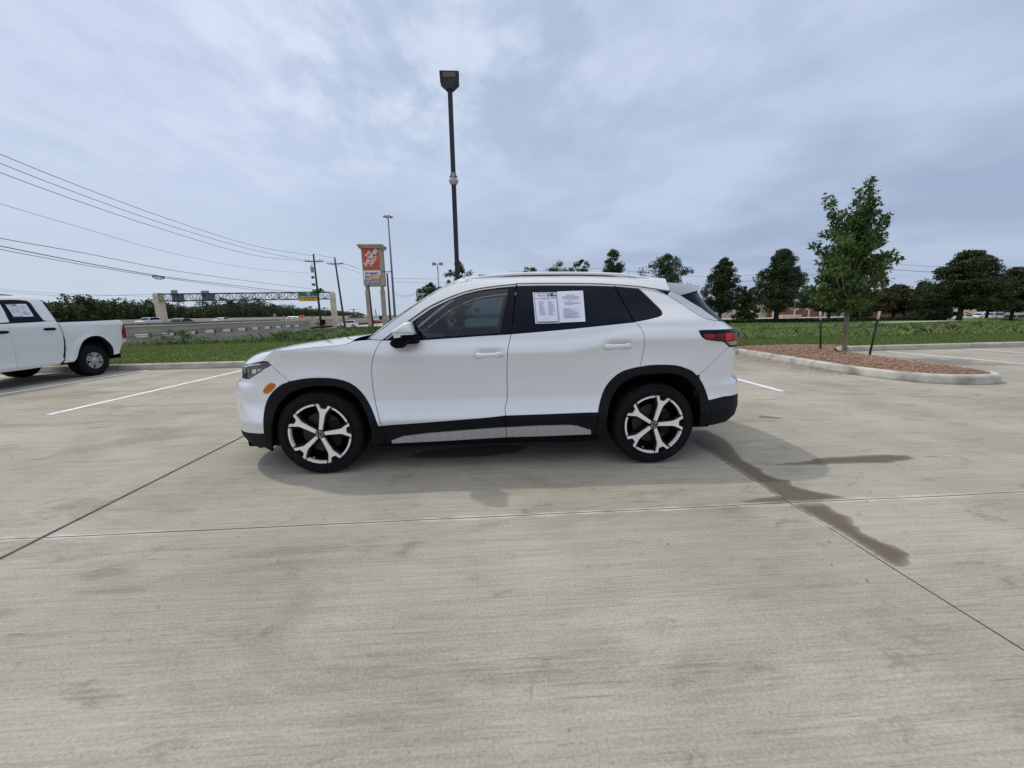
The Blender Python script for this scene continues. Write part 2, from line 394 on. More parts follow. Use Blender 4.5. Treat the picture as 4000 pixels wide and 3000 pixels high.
def plane_at(px, yl):
    """photograph positions -> car coordinates on the lengthwise plane y = yl"""
    d = rays(px); n = np.array([-car.s, car.c, 0]); t = (yl+n[:2]@car.o)/(d@n); w = d*t[:, None]+np.array([0, 0, H])
    return np.column_stack([(w[:, 0]-car.o[0])*car.c+(w[:, 1]-car.o[1])*car.s, np.full(len(w), yl), w[:, 2]])
def A(*p): return np.array([(900+x/2.212, 1050+y/2.212) for x, y in p])
def B(*p): return np.array([(1900+x/2.212, 1050+y/2.212) for x, y in p])
def Mz(*p): return np.array([(1500+x/4.022, 1080+y/4.022) for x, y in p])
def uv(*parts, smooth=False):
    q = np.vstack(parts)
    if smooth: q = catmull(q, 4)
    return car.solve(q)
HANDLES[0] = tuple(car.solve(Mz((1650, 1232)))[0]); HANDLES[1] = tuple(car.solve(B((1137, 668)))[0])

CAR = empty('parked_suv', (_o[0], _o[1], 0), yaw, 'white five-door crossover with black arch cladding parked side-on in the foreground', 'car')
def pan(name, poly, mat, parent=CAR, **k): return panel(name, poly, car, M[mat], parent, **k)
# boundary lines
l_hood = uv(A((272, 799), (300, 768), (335, 737), (365, 719), (500, 702), (700, 681), (900, 663), (1000, 650), (1040, 637), (1058, 626)), smooth=True)
l_fendtop = uv(A((1058, 626), (1130, 617), (1205, 612), (1305, 617)))
l_door1 = uv(A((1305, 617), (1262, 690), (1232, 770), (1221, 860), (1225, 960), (1241, 1090), (1270, 1230), (1305, 1360)), smooth=True)
l_arcF = uv(A((1275, 1362), (1250, 1290), (1210, 1190), (1150, 1090), (1075, 1015), (1000, 975), (900, 951), (780, 944), (650, 950), (512, 974)), smooth=True)
l_arcF2 = uv(A((512, 974), (430, 1010), (350, 1085), (308, 1170), (290, 1270), (287, 1345), (292, 1425)), smooth=True)
l_bsF = uv(A((512, 973), (430, 905), (351, 832)))
l_hlbot = uv(A((351, 832), (260, 890), (165, 950), (95, 944)))
sh = l_hlbot[-1][0]                                   # s where the headlamp meets the silhouette
# ---- front: fender, bumper, lamps
arch_lip = uv(A((1225, 1508), (1225, 1430), (1202, 1340), (1170, 1240), (1110, 1130), (1030, 1058), (930, 1020), (800, 1008), (680, 1018), (560, 1052), (470, 1112), (400, 1205), (362, 1330), (355, 1450), (368, 1580)), smooth=True)
fender = pan('fender', np.vstack([l_bsF[::-1][:1], uv(A((325, 803))), l_hood, l_fendtop[1:], l_door1[1:], l_arcF, l_bsF[1:-1]]), 'white', h=.03)
g0 = sh-.035
front = pan('front_bumper', np.vstack([l_hlbot, [(sh-.32, .80), (SF, .79), (SF, .67), (g0-.02, .70), (g0, .66), (g0, .47), (g0-.03, .43), (SF, .42), (SF, .31)],
    uv(A((75, 1380))), uv(A((130, 1413), (200, 1422), (292, 1425))), l_arcF2[::-1][1:-1], l_bsF[:-1]]), 'white', h=.03, join=True)
low = pan('lower_bumper', np.vstack([uv(A((292, 1425), (200, 1422), (130, 1413), (75, 1380))), [(SF, .31), (SF, .20)], uv(A((95, 1475), (140, 1505), (200, 1530), (300, 1546), (368, 1580))), arch_lip[-3:-1][::-1], uv(A((362, 1345), (287, 1345)))]), 'cladding', h=.035, join=True)
pan('grille', [(g0-.005, .675), (g0-.005, .455), (g0-.035, .42), (SF, .41), (SF, .68)], 'matteblack', front, off=-.012, gap=0, join=True)
gm = MB()
for i in range(5):
    z = .455+i*.05
    p = S_car(np.linspace(g0-.10, SF, 14), z); p = p+np.array([.002, 0, 0])
    for sg in (1, -1): gm.tube([(a[0], a[1]*sg, a[2]) for a in p], .008, 6)
gm.build('grille_bar', M['cladding'], front)
pan('upper_grille', [(sh-.30, .868), (sh-.30, .80), (SF, .79), (SF, .875)], 'matteblack', front, off=-.004, gap=0, join=True)
hl = pan('headlight', np.vstack([uv(A((112, 824), (200, 813), (325, 805), (350, 832), (260, 888), (165, 948), (95, 943))), [(sh-.2, .80), (sh-.28, .82), (sh-.28, .865)]]), 'lens', h=.03, off=-.002, gap=.002)
pan('light_strip', np.vstack([[(sh-.27, .858)], uv(A((108, 836), (255, 820), (262, 828), (115, 850))), [(sh-.27, .848)]]), 'lampwhite', hl, off=.001, gap=0, flange=.002)
pan('projector', uv(A((190, 872), (222, 866), (222, 902), (192, 908))), 'lampwhite', hl, off=.001, gap=0, flange=.002)
pan('projector', uv(A((230, 866), (276, 863), (262, 882), (232, 898))), 'clear', hl, off=.001, gap=0, flange=.002)
pan('daytime_lamp', uv(A((104, 862), (170, 856), (168, 925), (140, 940), (104, 938))), 'lens', hl, off=.001, gap=0, flange=.002)
pan('side_marker', uv(catmull(A((350, 986), (392, 1003), (378, 1030), (325, 1078), (285, 1064), (305, 1022)), 3, True)), 'amber', off=.004, gap=0, flange=.006, h=.03)
# ---- arch cladding
pan('arch_cladding', np.vstack([l_arcF, l_arcF2[1:], uv(A((362, 1425))), arch_lip[:-2][::-1], uv(A((1340, 1508), (1322, 1440))), l_door1[-1:]]), 'cladding', h=.03, off=.005, gap=.001)
# ---- doors
l_belt1 = uv(Mz((0, 1012), (515, 1003), (1000, 969), (1500, 934), (1992, 903)))
l_belt1[0] = l_door1[0]
l_belt2 = uv(B((213, 564), (600, 531), (900, 501), (1280, 461)), smooth=True)
l_door2 = uv(B((213, 564), (197, 640), (184, 710), (178, 850), (179, 980), (180, 1100), (172, 1160), (161, 1212), (166, 1270)), smooth=True)
l_door3 = uv(B((1292, 460), (1325, 500), (1352, 545), (1364, 600), (1363, 680), (1350, 750), (1326, 848)), smooth=True)
l_arcRa = uv(B((1326, 848), (1280, 856), (1180, 886), (1105, 935), (1042, 1005), (1002, 1085), (978, 1170), (966, 1243)), smooth=True)
l_arcRb = uv(B((1326, 848), (1420, 834), (1560, 831), (1680, 845), (1780, 888), (1845, 958), (1888, 1040), (1919, 1138)), smooth=True)
d_bot1 = np.vstack([l_door1[-1:], l_door2[-1:]]); d_bot2 = np.vstack([l_door2[-1:], uv(B((500, 1259), (960, 1243)))])
fd = pan('front_door', np.vstack([l_door1, uv(A((1700, 1332), (2100, 1300))), l_door2[::-1], l_belt1[::-1][1:-1]]), 'white', h=.022)
rd = pan('rear_door', np.vstack([l_door2, uv(B((500, 1259))), l_arcRa[::-1], l_door3[::-1][1:], l_belt2[::-1]]), 'white', h=.022)
def sillpt(t): return t
sl1 = uv(A((1322, 1440), (1340, 1490), (1395, 1503)), B((0, 1460), (175, 1450)))
pan('sill_cladding', np.vstack([l_door1[-1:], sl1, l_door2[-1:]]), 'cladding', fd, h=.04, gap=.0015, off=.002)
pan('sill_cladding', np.vstack([l_door2[-1:], uv(B((175, 1450), (903, 1427), (957, 1424), (960, 1243), (500, 1259)))]), 'cladding', rd, h=.04, gap=.0015, off=.002)
pan('sill_trim', uv(A((1395, 1477), (1500, 1441), (1700, 1416), (2212, 1375)), B((165, 1365), (174, 1449), (0, 1459)), A((1800, 1484), (1398, 1503))), 'satin', fd, h=.03, gap=.0015, off=.014, flange=.014)
pan('sill_trim', uv(B((167, 1365), (450, 1350), (720, 1344), (780, 1351), (903, 1389), (902, 1425), (500, 1440), (177, 1449))), 'satin', rd, h=.03, gap=.0015, off=.014, flange=.014)
tl = uv(A((1500, 1470), (1640, 1462), (1720, 1440), (2212, 1400)), B((163, 1390), (165, 1400)), A((1720, 1452), (1650, 1474), (1500, 1482)))
# ---- rear: quarter panel, bumpers, lamps
q_lamp = uv(B((2130, 517), (2060, 526), (1900, 530), (1838, 533)))
l_lampb = uv(B((1838, 533), (1845, 556), (1866, 590), (1900, 612), (1980, 622), (2040, 628), (2062, 638), (2097, 673)))
l_bsR = uv(B((2097, 673), (1970, 790), (1843, 915)))
glass_q = uv(B((1284, 459), (1400, 436), (1482, 415), (1512, 402), (1522, 384), (1514, 362), (1484, 330), (1400, 248), (1335, 186), (1312, 170)), smooth=False)
l_blade = uv(B((1312, 170), (1380, 182), (1450, 194), (1560, 226), (1700, 312), (1850, 410), (1900, 434), (1950, 444), (2010, 451)))
quarter = pan('quarter_panel', np.vstack([l_door3[:1], glass_q, l_blade[1:], uv(B((2050, 456), (2092, 487))), q_lamp, l_lampb[1:], l_bsR[1:], l_arcRb[::-1][10:], l_door3[::-1][:-1]]), 'white', h=.028)
z_r = 1.13
tg = pan('tailgate', np.vstack([[(SR, .72)], [(SR-.62, .72)], uv(B((2140, 720))), [(l_bsR[0][0]+.10, .92)], uv(B((2100, 677), (2158, 674))), [(SR-.62, .97), (SR, .97)]]), 'white', h=.04, join=True)
lb_ = uv(B((2158, 674)))[0]
rb = pan('rear_bumper', np.vstack([l_bsR[:1], [(lb_[0], lb_[1])], [(SR-.62, .725), (SR, .725), (SR, .53)], uv(B((2180, 1072), (2050, 1105), (1919, 1138))), l_arcRb[::-1][1:9], l_bsR[::-1][:-1]]), 'white', h=.03, join=True)
lip_R = uv(B((1030, 1418), (1036, 1400), (1045, 1280), (1062, 1170), (1100, 1080), (1160, 1002), (1250, 942), (1350, 915), (1480, 905), (1600, 905), (1700, 930), (1770, 985), (1820, 1060), (1845, 1150), (1852, 1260), (1842, 1366)), smooth=True)
pan('arch_cladding', np.vstack([l_arcRa[::-1], l_arcRb[1:], uv(B((1922, 1330)), B((1842, 1366))), lip_R[::-1][1:], uv(B((957, 1424)))]), 'cladding', h=.03, off=.005, gap=.001)
pan('lower_bumper', np.vstack([uv(B((1919, 1138), (2050, 1105), (2180, 1072))), [(SR, .53), (SR, .27)], uv(B((2125, 1272), (2070, 1320), (1960, 1350), (1922, 1356)))]), 'cladding', h=.035, join=True)
tlp = pan('taillight', np.vstack([uv(B((1838, 533), (1900, 530), (2060, 525), (2130, 517), (2166, 533))), [(SR-.72, 1.11), (SR-.70, .965)], uv(B((2155, 672), (2097, 673), (2062, 638), (2040, 628), (1980, 622), (1900, 612), (1866, 590), (1845, 556)))]), 'black', h=.03, off=.006, gap=.001)
for nm, mt, q in (('red_lens', 'red2', B((1866, 566), (1968, 566), (1966, 610), (1898, 606), (1882, 592))), ('red_lens', 'dred', B((1972, 566), (2054, 560), (2048, 620), (1970, 611))),
                  ('red_lens', 'red', B((2060, 558), (2108, 557), (2104, 619), (2054, 618))), ('red_lens', 'red2', B((2110, 557), (2160, 559), (2158, 614), (2106, 619)))):
    pan(nm, uv(q), mt, tlp, off=.009, gap=0, flange=.003, h=.03)
pan('clear_lens', uv(B((2068, 630), (2156, 622), (2154, 634), (2076, 640))), 'clear', tlp, off=.009, gap=0, flange=.003)
pan('clear_lens', uv(B((2082, 645), (2153, 639), (2152, 650), (2094, 654))), 'clear', tlp, off=.009, gap=0, flange=.003)
pan('light_bar', [(SR-.70, 1.09), (SR-.70, .985), (SR, .985), (SR, 1.09)], 'black', tg, off=.004, gap=0, join=True)
pan('tail_panel', [(SR-.66, 1.17), (SR-.66, 1.085), (SR, 1.085), (SR, 1.17)], 'white', tg, h=.04, gap=.002, join=True)
pan('tail_shoulder', np.vstack([uv(B((2092, 487), (2130, 517), (2166, 531))), [(SR-.66, 1.105), (SR-.66, 1.165)]]), 'white', h=.04, gap=0)
# ---- greenhouse
top_edge = np.vstack([uv(A((1205, 608), (1240, 577), (1400, 459), (1550, 349), (1700, 249), (1800, 189), (1880, 152), (1950, 124), (2060, 108))), uv(B((0, 92), (105, 86), (300, 78), (700, 74), (1000, 78), (1200, 88), (1400, 101), (1552, 117)))])
low_edgeA = uv(Mz((0, 978), (230, 802), (460, 638), (700, 472), (1000, 330), (1250, 240), (1500, 180), (1800, 138), (2072, 113)), smooth=True)
low_edgeB = uv(B((255, 124), (500, 121), (900, 123), (1110, 133), (1300, 147), (1450, 168), (1585, 188)), smooth=True)
rs = pan('roof_pillar', np.vstack([top_edge, uv(B((1574, 150), (1585, 188))), low_edgeB[::-1][1:], low_edgeA[::-1], uv(A((1305, 616)))]), 'white', h=.03, gap=.001)
st1 = uv(Mz((22, 985), (240, 825), (475, 655), (720, 486), (1010, 348), (1255, 258), (1500, 200), (1800, 158), (2072, 133), (2072, 149), (1800, 174), (1500, 216), (1255, 276), (1010, 370), (730, 508), (490, 678), (250, 850), (45, 988)))
pan('window_trim', st1, 'blade', fd, h=.02, gap=0, flange=.012)
pan('window_trim', uv(B((266, 134), (500, 131), (900, 133), (1105, 141), (1107, 150), (900, 144), (500, 142), (268, 146))), 'blade', rd, h=.02, gap=0, flange=.012)
pan('window_trim', uv(B((1112, 141), (1300, 156), (1460, 181), (1560, 222), (1450, 194), (1312, 168), (1114, 150))), 'blade', quarter, h=.02, gap=0, flange=.012)
fr_out = uv(Mz((0, 1003), (45, 988), (250, 850), (490, 678), (730, 508), (1010, 370), (1255, 276), (1500, 216), (1800, 174), (2072, 149), (2035, 520), (1995, 900), (1500, 932), (1000, 967), (515, 1001)))
fr_in = uv(Mz((484, 700), (700, 520), (900, 410), (1100, 326), (1300, 264), (1500, 226), (1700, 199), (1952, 176), (1935, 300), (1822, 880), (1300, 920), (664, 963), (500, 800)))
wf = pan('window_frame', fr_out, 'black', fd, h=.03, gap=.001, off=-.004, holes=[fr_in])
pan('window_glass', fr_in, 'glass', fd, h=.05, gap=0, off=-.008, flange=0)
pan('window_glass', uv(B((262, 150), (500, 144), (900, 146), (1107, 152), (1190, 300), (1278, 457), (900, 500), (600, 530), (216, 562))), 'black', rd, h=.05, gap=.0025, off=-.005)
pan('quarter_glass', np.vstack([uv(B((1114, 152))), glass_q[::-1]]), 'black', quarter, h=.04, gap=.0025, off=-.004)
pan('belt_trim', uv(Mz((515, 998), (1000, 962), (1500, 927), (1992, 897), (1992, 905), (1500, 936), (1000, 971), (515, 1005))), 'matteblack', fd, h=.03, gap=0, off=.003, flange=.01)
pan('pillar_blade', np.vstack([l_blade[3:], uv(B((1990, 434), (1850, 334), (1680, 230), (1587, 190)))]), 'blade', h=.03, gap=.0025, off=.001)
pan('tailgate_side_glass', np.vstack([uv(B((1680, 228), (1850, 332), (1990, 432), (2012, 450), (2050, 453))), [(SR-.75, 1.19), (SR-.75, 1.42)], uv(B((1840, 180)))]), 'black', h=.03, gap=.001)
pan('rear_window', [(SR-.76, 1.175), (SR, 1.175), (SR, 1.5), (SR-.76, 1.5)], 'black', tg, h=.05, gap=0, join=True)
# inner dark shell behind the shut lines
pan('inner_shell', np.vstack([uv(A((1305, 640), (1230, 860), (1300, 1340))), uv(B((166, 1265), (940, 1235))), l_arcRa[::-1][2:]+np.array([-.006, .012]), uv(B((1340, 850), (1380, 700), (1330, 470))), l_belt2[::-1]+np.array([0, -.012]), l_belt1[::-1]+np.array([0, -.012])]), 'matteblack', h=.06, gap=0, off=-.024, flange=0)
pan('inner_shell', np.vstack([l_hood+np.array([0, -.01]), l_fendtop[1:]+np.array([0, -.01]), l_door1[1:-1]+np.array([.01, 0]), l_arcF[1:]+np.array([0, .01])]), 'matteblack', h=.06, gap=0, off=-.026, flange=0)
# ---- top skins
def rs3(P, n):
    d = np.concatenate([[0], np.cumsum(np.linalg.norm(np.diff(P, axis=0), axis=1))]); t = np.linspace(0, d[-1], n)
    return np.column_stack([np.interp(t, d, P[:, i]) for i in range(P.shape[1])])
def skin(name, L, C, mat, parent=CAR, n=36, m=41, px=2.6, pz=2.2, front=None, **k):
    L = rs3(np.asarray(L, float), n); C = rs3(np.asarray(C, float), n); u = np.linspace(-1, 1, m); V = []
    for i in range(n):
        w = 1-np.abs(u)**px; wz = 1-np.abs(u)**pz
        V.append(np.column_stack([L[i, 0]+(C[i, 0]-L[i, 0])*w, u*abs(L[i, 1]), L[i, 2]+(C[i, 1]-L[i, 2])*wz]))
    if front is not None:
        d = front(u)-V[0]
        for i in range(10): V[i] = V[i]+d*(1-i/10)**2
    V = np.vstack(V); Fc = [(i*m+j, i*m+j+1, (i+1)*m+j+1, (i+1)*m+j) for i in range(n-1) for j in range(m-1)]
    Fc = [f[::-1] for f in Fc]
    return fixn(meshobj(name, V, Fc, M[mat], parent, True, **k))
Lh = S_car(l_hood[:, 0], l_hood[:, 1])
def hood_front(u):
    ss = np.linspace(l_hood[0][0], SF, 200); y = -S_car(ss, .88+0*ss)[:, 1]; zz = np.interp(ss[::-1], [SF, sh-.3, sh, l_hood[0][0]], [.885, .880, .884, l_hood[0][1]])[::-1]
    s_ = np.interp(np.abs(u)*y[0], y[::-1], ss[::-1]); z_ = np.interp(np.abs(u)*y[0], y[::-1], zz[::-1]); P = S_car(s_, z_); P[:, 1] = u*y[0]; return P
hood = skin('hood', Lh, [(-2.215, .872), (-2.19, .92), (-2.12, .966), (-2.0, 1.0), (-1.8, 1.036), (-1.6, 1.062), (-1.4, 1.083), (-1.15, 1.102)], 'white', px=2.5, pz=2.6, front=hood_front)
for sg in (1, -1):      # raised creases of the bonnet
    pts = []
    for t in np.linspace(0, 1, 16):
        x = -2.05+t*.88; pts.append((x, sg*(-.52-.10*t), np.interp(x, [-2.05, -1.8, -1.5, -1.17], [.952, .998, 1.043, 1.074])))
    mb = MB(); mb.tube(pts, [.004+.006*math.sin(math.pi*i/15) for i in range(16)], 8); mb.build('hood_crease', M['white'], hood, True)
pil = S_car(top_edge[:9, 0], top_edge[:9, 1])
cow = MB(); cl = [(-1.15, 1.075), (-1.02, 1.068), (-.93, 1.09)]
cow.loft([[(-1.20, y, 1.05), (-1.09-.06*(1-(y/.8)**2), y, 1.058+.012*(1-(y/.8)**2)), (-1.0-.11*(1-(y/.8)**2), y, 1.064+.015*(1-(y/.8)**2)), (-.92-.11*(1-(y/.8)**2), y, 1.085), (-.85, y, .95), (-1.2, y, .95)] for y in np.linspace(-.80, .80, 17)])
cw = cow.build('cowl', M['matteblack'], CAR)
for sg, y0 in ((1, .70), (1, 0.0)):
    wm = MB(); wm.tube([(-1.10, y0, 1.085), (-1.04, y0-.2, 1.115), (-.98, y0-.62, 1.125)], .009, 6); wm.build('wiper', M['cladding'], cw)
ws = skin('windshield', pil+np.array([0, .0, .002]), [(-1.09, 1.09), (-.95, 1.20), (-.7, 1.37), (-.45, 1.52), (-.28, 1.61), (-.17, 1.648)], 'wglass', px=2.4, pz=2.2, n=24)
roofL = S_car(top_edge[7:, 0], top_edge[7:, 1])
roof = skin('roof', roofL, [(-.20, 1.638), (.1, 1.652), (.5, 1.66), (.9, 1.658), (1.3, 1.635), (1.66, 1.60)], 'white', px=2.2, pz=2.6)
# spoiler: lofted across the car
spl = plane_at(B((1552, 117), (1700, 129), (1845, 145), (1841, 181), (1760, 207), (1676, 228), (1587, 190)), -.62)
spo = MB(); rings = []
for y in np.linspace(-1, 1, 19):
    c = 1-abs(y)**3; yy = y*.60
    rings.append([(p[0]+.05*c, yy-(0.02 if y < -.99 else 0), p[2]+.022*c) for p in spl])
spo.loft(rings); sharp(fixn(spo.build('roof_spoiler', M['white'], CAR, True)), 30)
# roof rails
for sg in (1, -1):
    P = np.vstack([plane_at(A((1925, 133), (1990, 106), (2080, 82), (2212, 62)), -.60), plane_at(B((100, 53), (300, 39), (700, 34), (1000, 39), (1200, 51), (1350, 73), (1480, 103)), -.60)])
    P = catmull(P, 4); k = len(P); rr = []
    for i, p in enumerate(P):
        q = min(i, k-1-i)/(k-1)*2; h = .013*(.5+.5*min(1, q*4)); w = .016
        rr.append([(p[0]+0, sg*(p[1]+w*math.cos(a)), p[2]-.004+h*math.sin(a)) for a in np.linspace(0, 2*math.pi, 9)[:-1]])
    rl = MB(); rl.loft(rr); rail = fixn(rl.build('roof_rail', M['blade'] if 0 else M['white'], CAR, True))
    ft = MB()
    for j, (i0, i1) in enumerate(((2, 14), (k-15, k-3))):
        a, b = P[i0], P[i1]
        ft.add([(a[0], sg*-.598, a[2]-.004), (b[0], sg*-.598, b[2]-.004), (b[0], sg*-.60, b[2]-.045), (a[0], sg*-.60, a[2]-.03)], [(0, 1, 2, 3)])
    ft.box((P[10][0], sg*-.59-.004, 1.585), (P[-12][0], sg*-.59+.004, 1.612))
    ft.build('rail_gap_shade', M['matteblack'], rail)  # black plates stand in for the shadow in the gap under the rail
an = MB(); an.loft([[(x, y, z) for y, z in ((-.02*w, 1.66), (.02*w, 1.66), (.004*w, 1.66+.055*h), (-.004*w, 1.66+.055*h))] for x, w, h in ((1.15, .6, .1), (1.24, 1, .6), (1.32, 1, 1), (1.35, .6, .9))]); an.build('antenna', M['matteblack'], CAR)
# ---- underbody, wheel housings
ub = MB(); ub.box((-2.0, -.70, .25), (1.98, .70, .34)); ub.box((-.93, -.87, .20), (.93, .87, .32), bev=.03); ub.box((-.3, -.5, .2), (1.0, .5, .25)); ub.box((-2.08, -.72, .19), (-1.76, .72, .30), bev=.02); ub.build('underbody', M['matteblack'], CAR)
for hx in HX:
    for sg in (-1, 1):
        w = MB(); n = 26; a = [(math.pi*1.06*i/n-.09) for i in range(n+1)]
        r1 = [(hx+.425*math.cos(t), sg*.885, HZ+.425*math.sin(t)) for t in a]; r2 = [(hx+.425*math.cos(t), sg*.55, HZ+.425*math.sin(t)) for t in a]
        w.loft([r1, r2], closed=False, caps=False); w.add([(hx, sg*.56, HZ)]+r2, [(0, i+1, i+2) for i in range(n)])
        w.build('wheel_housing', M['matteblack'], CAR, True)
# ---- door handles and mirror
def handle(parent, c, L, mat, sg=1, keyhole=False):
    y0 = -float(Wd(np.array(c[0]), np.array(c[1])))-.012
    rings = []; n = 19
    for i in range(n):
        t = -1+2*i/(n-1); x = c[0]+t*L/2; h = .020*(1-abs(t)**6)**.5*(1 if abs(t) > .5 else .70)+.002; d = .030*(1-abs(t)**4)**.5+.004
        yy = y0-d+.004
        rings.append([(x, sg*(yy+.016*(1-math.cos(a))*.5-.004), c[1]+h*math.sin(a)+.004*t) for a in np.linspace(0, 2*math.pi, 11)[:-1]])
    m = MB(); m.loft(rings)
    for t in (-.8, .8): m.box((c[0]+t*L/2-.02, min(sg*(y0-.018), sg*(y0+.01)), c[1]-.01), (c[0]+t*L/2+.02, max(sg*(y0-.018), sg*(y0+.01)), c[1]+.01))
    o = fixn(m.build('door_handle', mat, parent, True)); return o
handle(fd, HANDLES[0], .24, M['white']); handle(rd, HANDLES[1], .235, M['white'])
for dname, c in ((fd, HANDLES[0]), (rd, HANDLES[1])): handle(bpy.data.objects[dname['twin']], c, .24, M['white'], -1)
kh = S_car(*car.solve(Mz((1824, 1228)))[0]); k_ = MB(); k_.tube([(kh[0], kh[1]-.022, kh[2]), (kh[0], kh[1]-.031, kh[2])], .007, 12); k_.build('key_cylinder', M['rimblack'], fd)
def pillow(poly, y0, y1, steps=((0, 1), (.25, .99), (.6, .93), (.85, .8), (1, .55)), sg=1, back=.9):
    """a traced outline given real depth with rounded shoulders"""
    P = np.asarray(poly)[:, [0, 2]]; c = P.mean(0); m = MB(); rings = []
    rings.append([((c+(p-c)*back)[0], sg*y0, (c+(p-c)*back)[1]) for p in P])
    for t, s in steps: rings.append([((c+(p-c)*s)[0], sg*(y0+(y1-y0)*t), (c+(p-c)*s)[1]) for p in P])
    m.loft(rings); return m
cap = catmull(plane_at(Mz((118, 888), (160, 835), (250, 770), (340, 718), (400, 715), (445, 780), (468, 850), (470, 893), (300, 905)), -1.06), 3, True)
for sg, root in ((1, fd), (-1, bpy.data.objects[fd['twin']])):
    mi = pillow(plane_at(Mz((126, 885), (165, 840), (260, 770), (350, 712), (410, 712), (475, 790), (505, 880), (518, 990), (510, 1022), (325, 1050), (300, 1100), (245, 1142), (150, 1148), (85, 1118), (52, 1070), (75, 1020), (120, 990)), -1.05), -.93, -1.07, sg=sg)
    mo = sharp(fixn(mi.build('door_mirror', M['matteblack'], root, True)), 50)
    cp = pillow(cap, -.985, -1.115, ((0, 1), (.4, 1.0), (.7, .96), (.88, .85), (1, .6)), sg=sg); fixn(cp.build('mirror_cap', M['white'], mo, True))
    ind = plane_at(Mz((122, 890), (466, 896), (466, 912), (256, 922), (250, 962), (150, 972), (132, 905)), -1.115)
    fixn(pillow(ind, -1.0, -1.118, ((0, 1), (.9, 1), (1, .93)), sg=sg).build('turn_signal', M['lampwhite'], mo))
    arm = MB(); q = plane_at(Mz((330, 1000)), -1.0)[0]; arm.box((q[0]-.05, min(sg*-.86, sg*-1.0), q[2]-.03), (q[0]+.09, max(sg*-.86, sg*-1.0), q[2]+.015), bev=.01); arm.build('mirror_arm', M['matteblack'], mo)
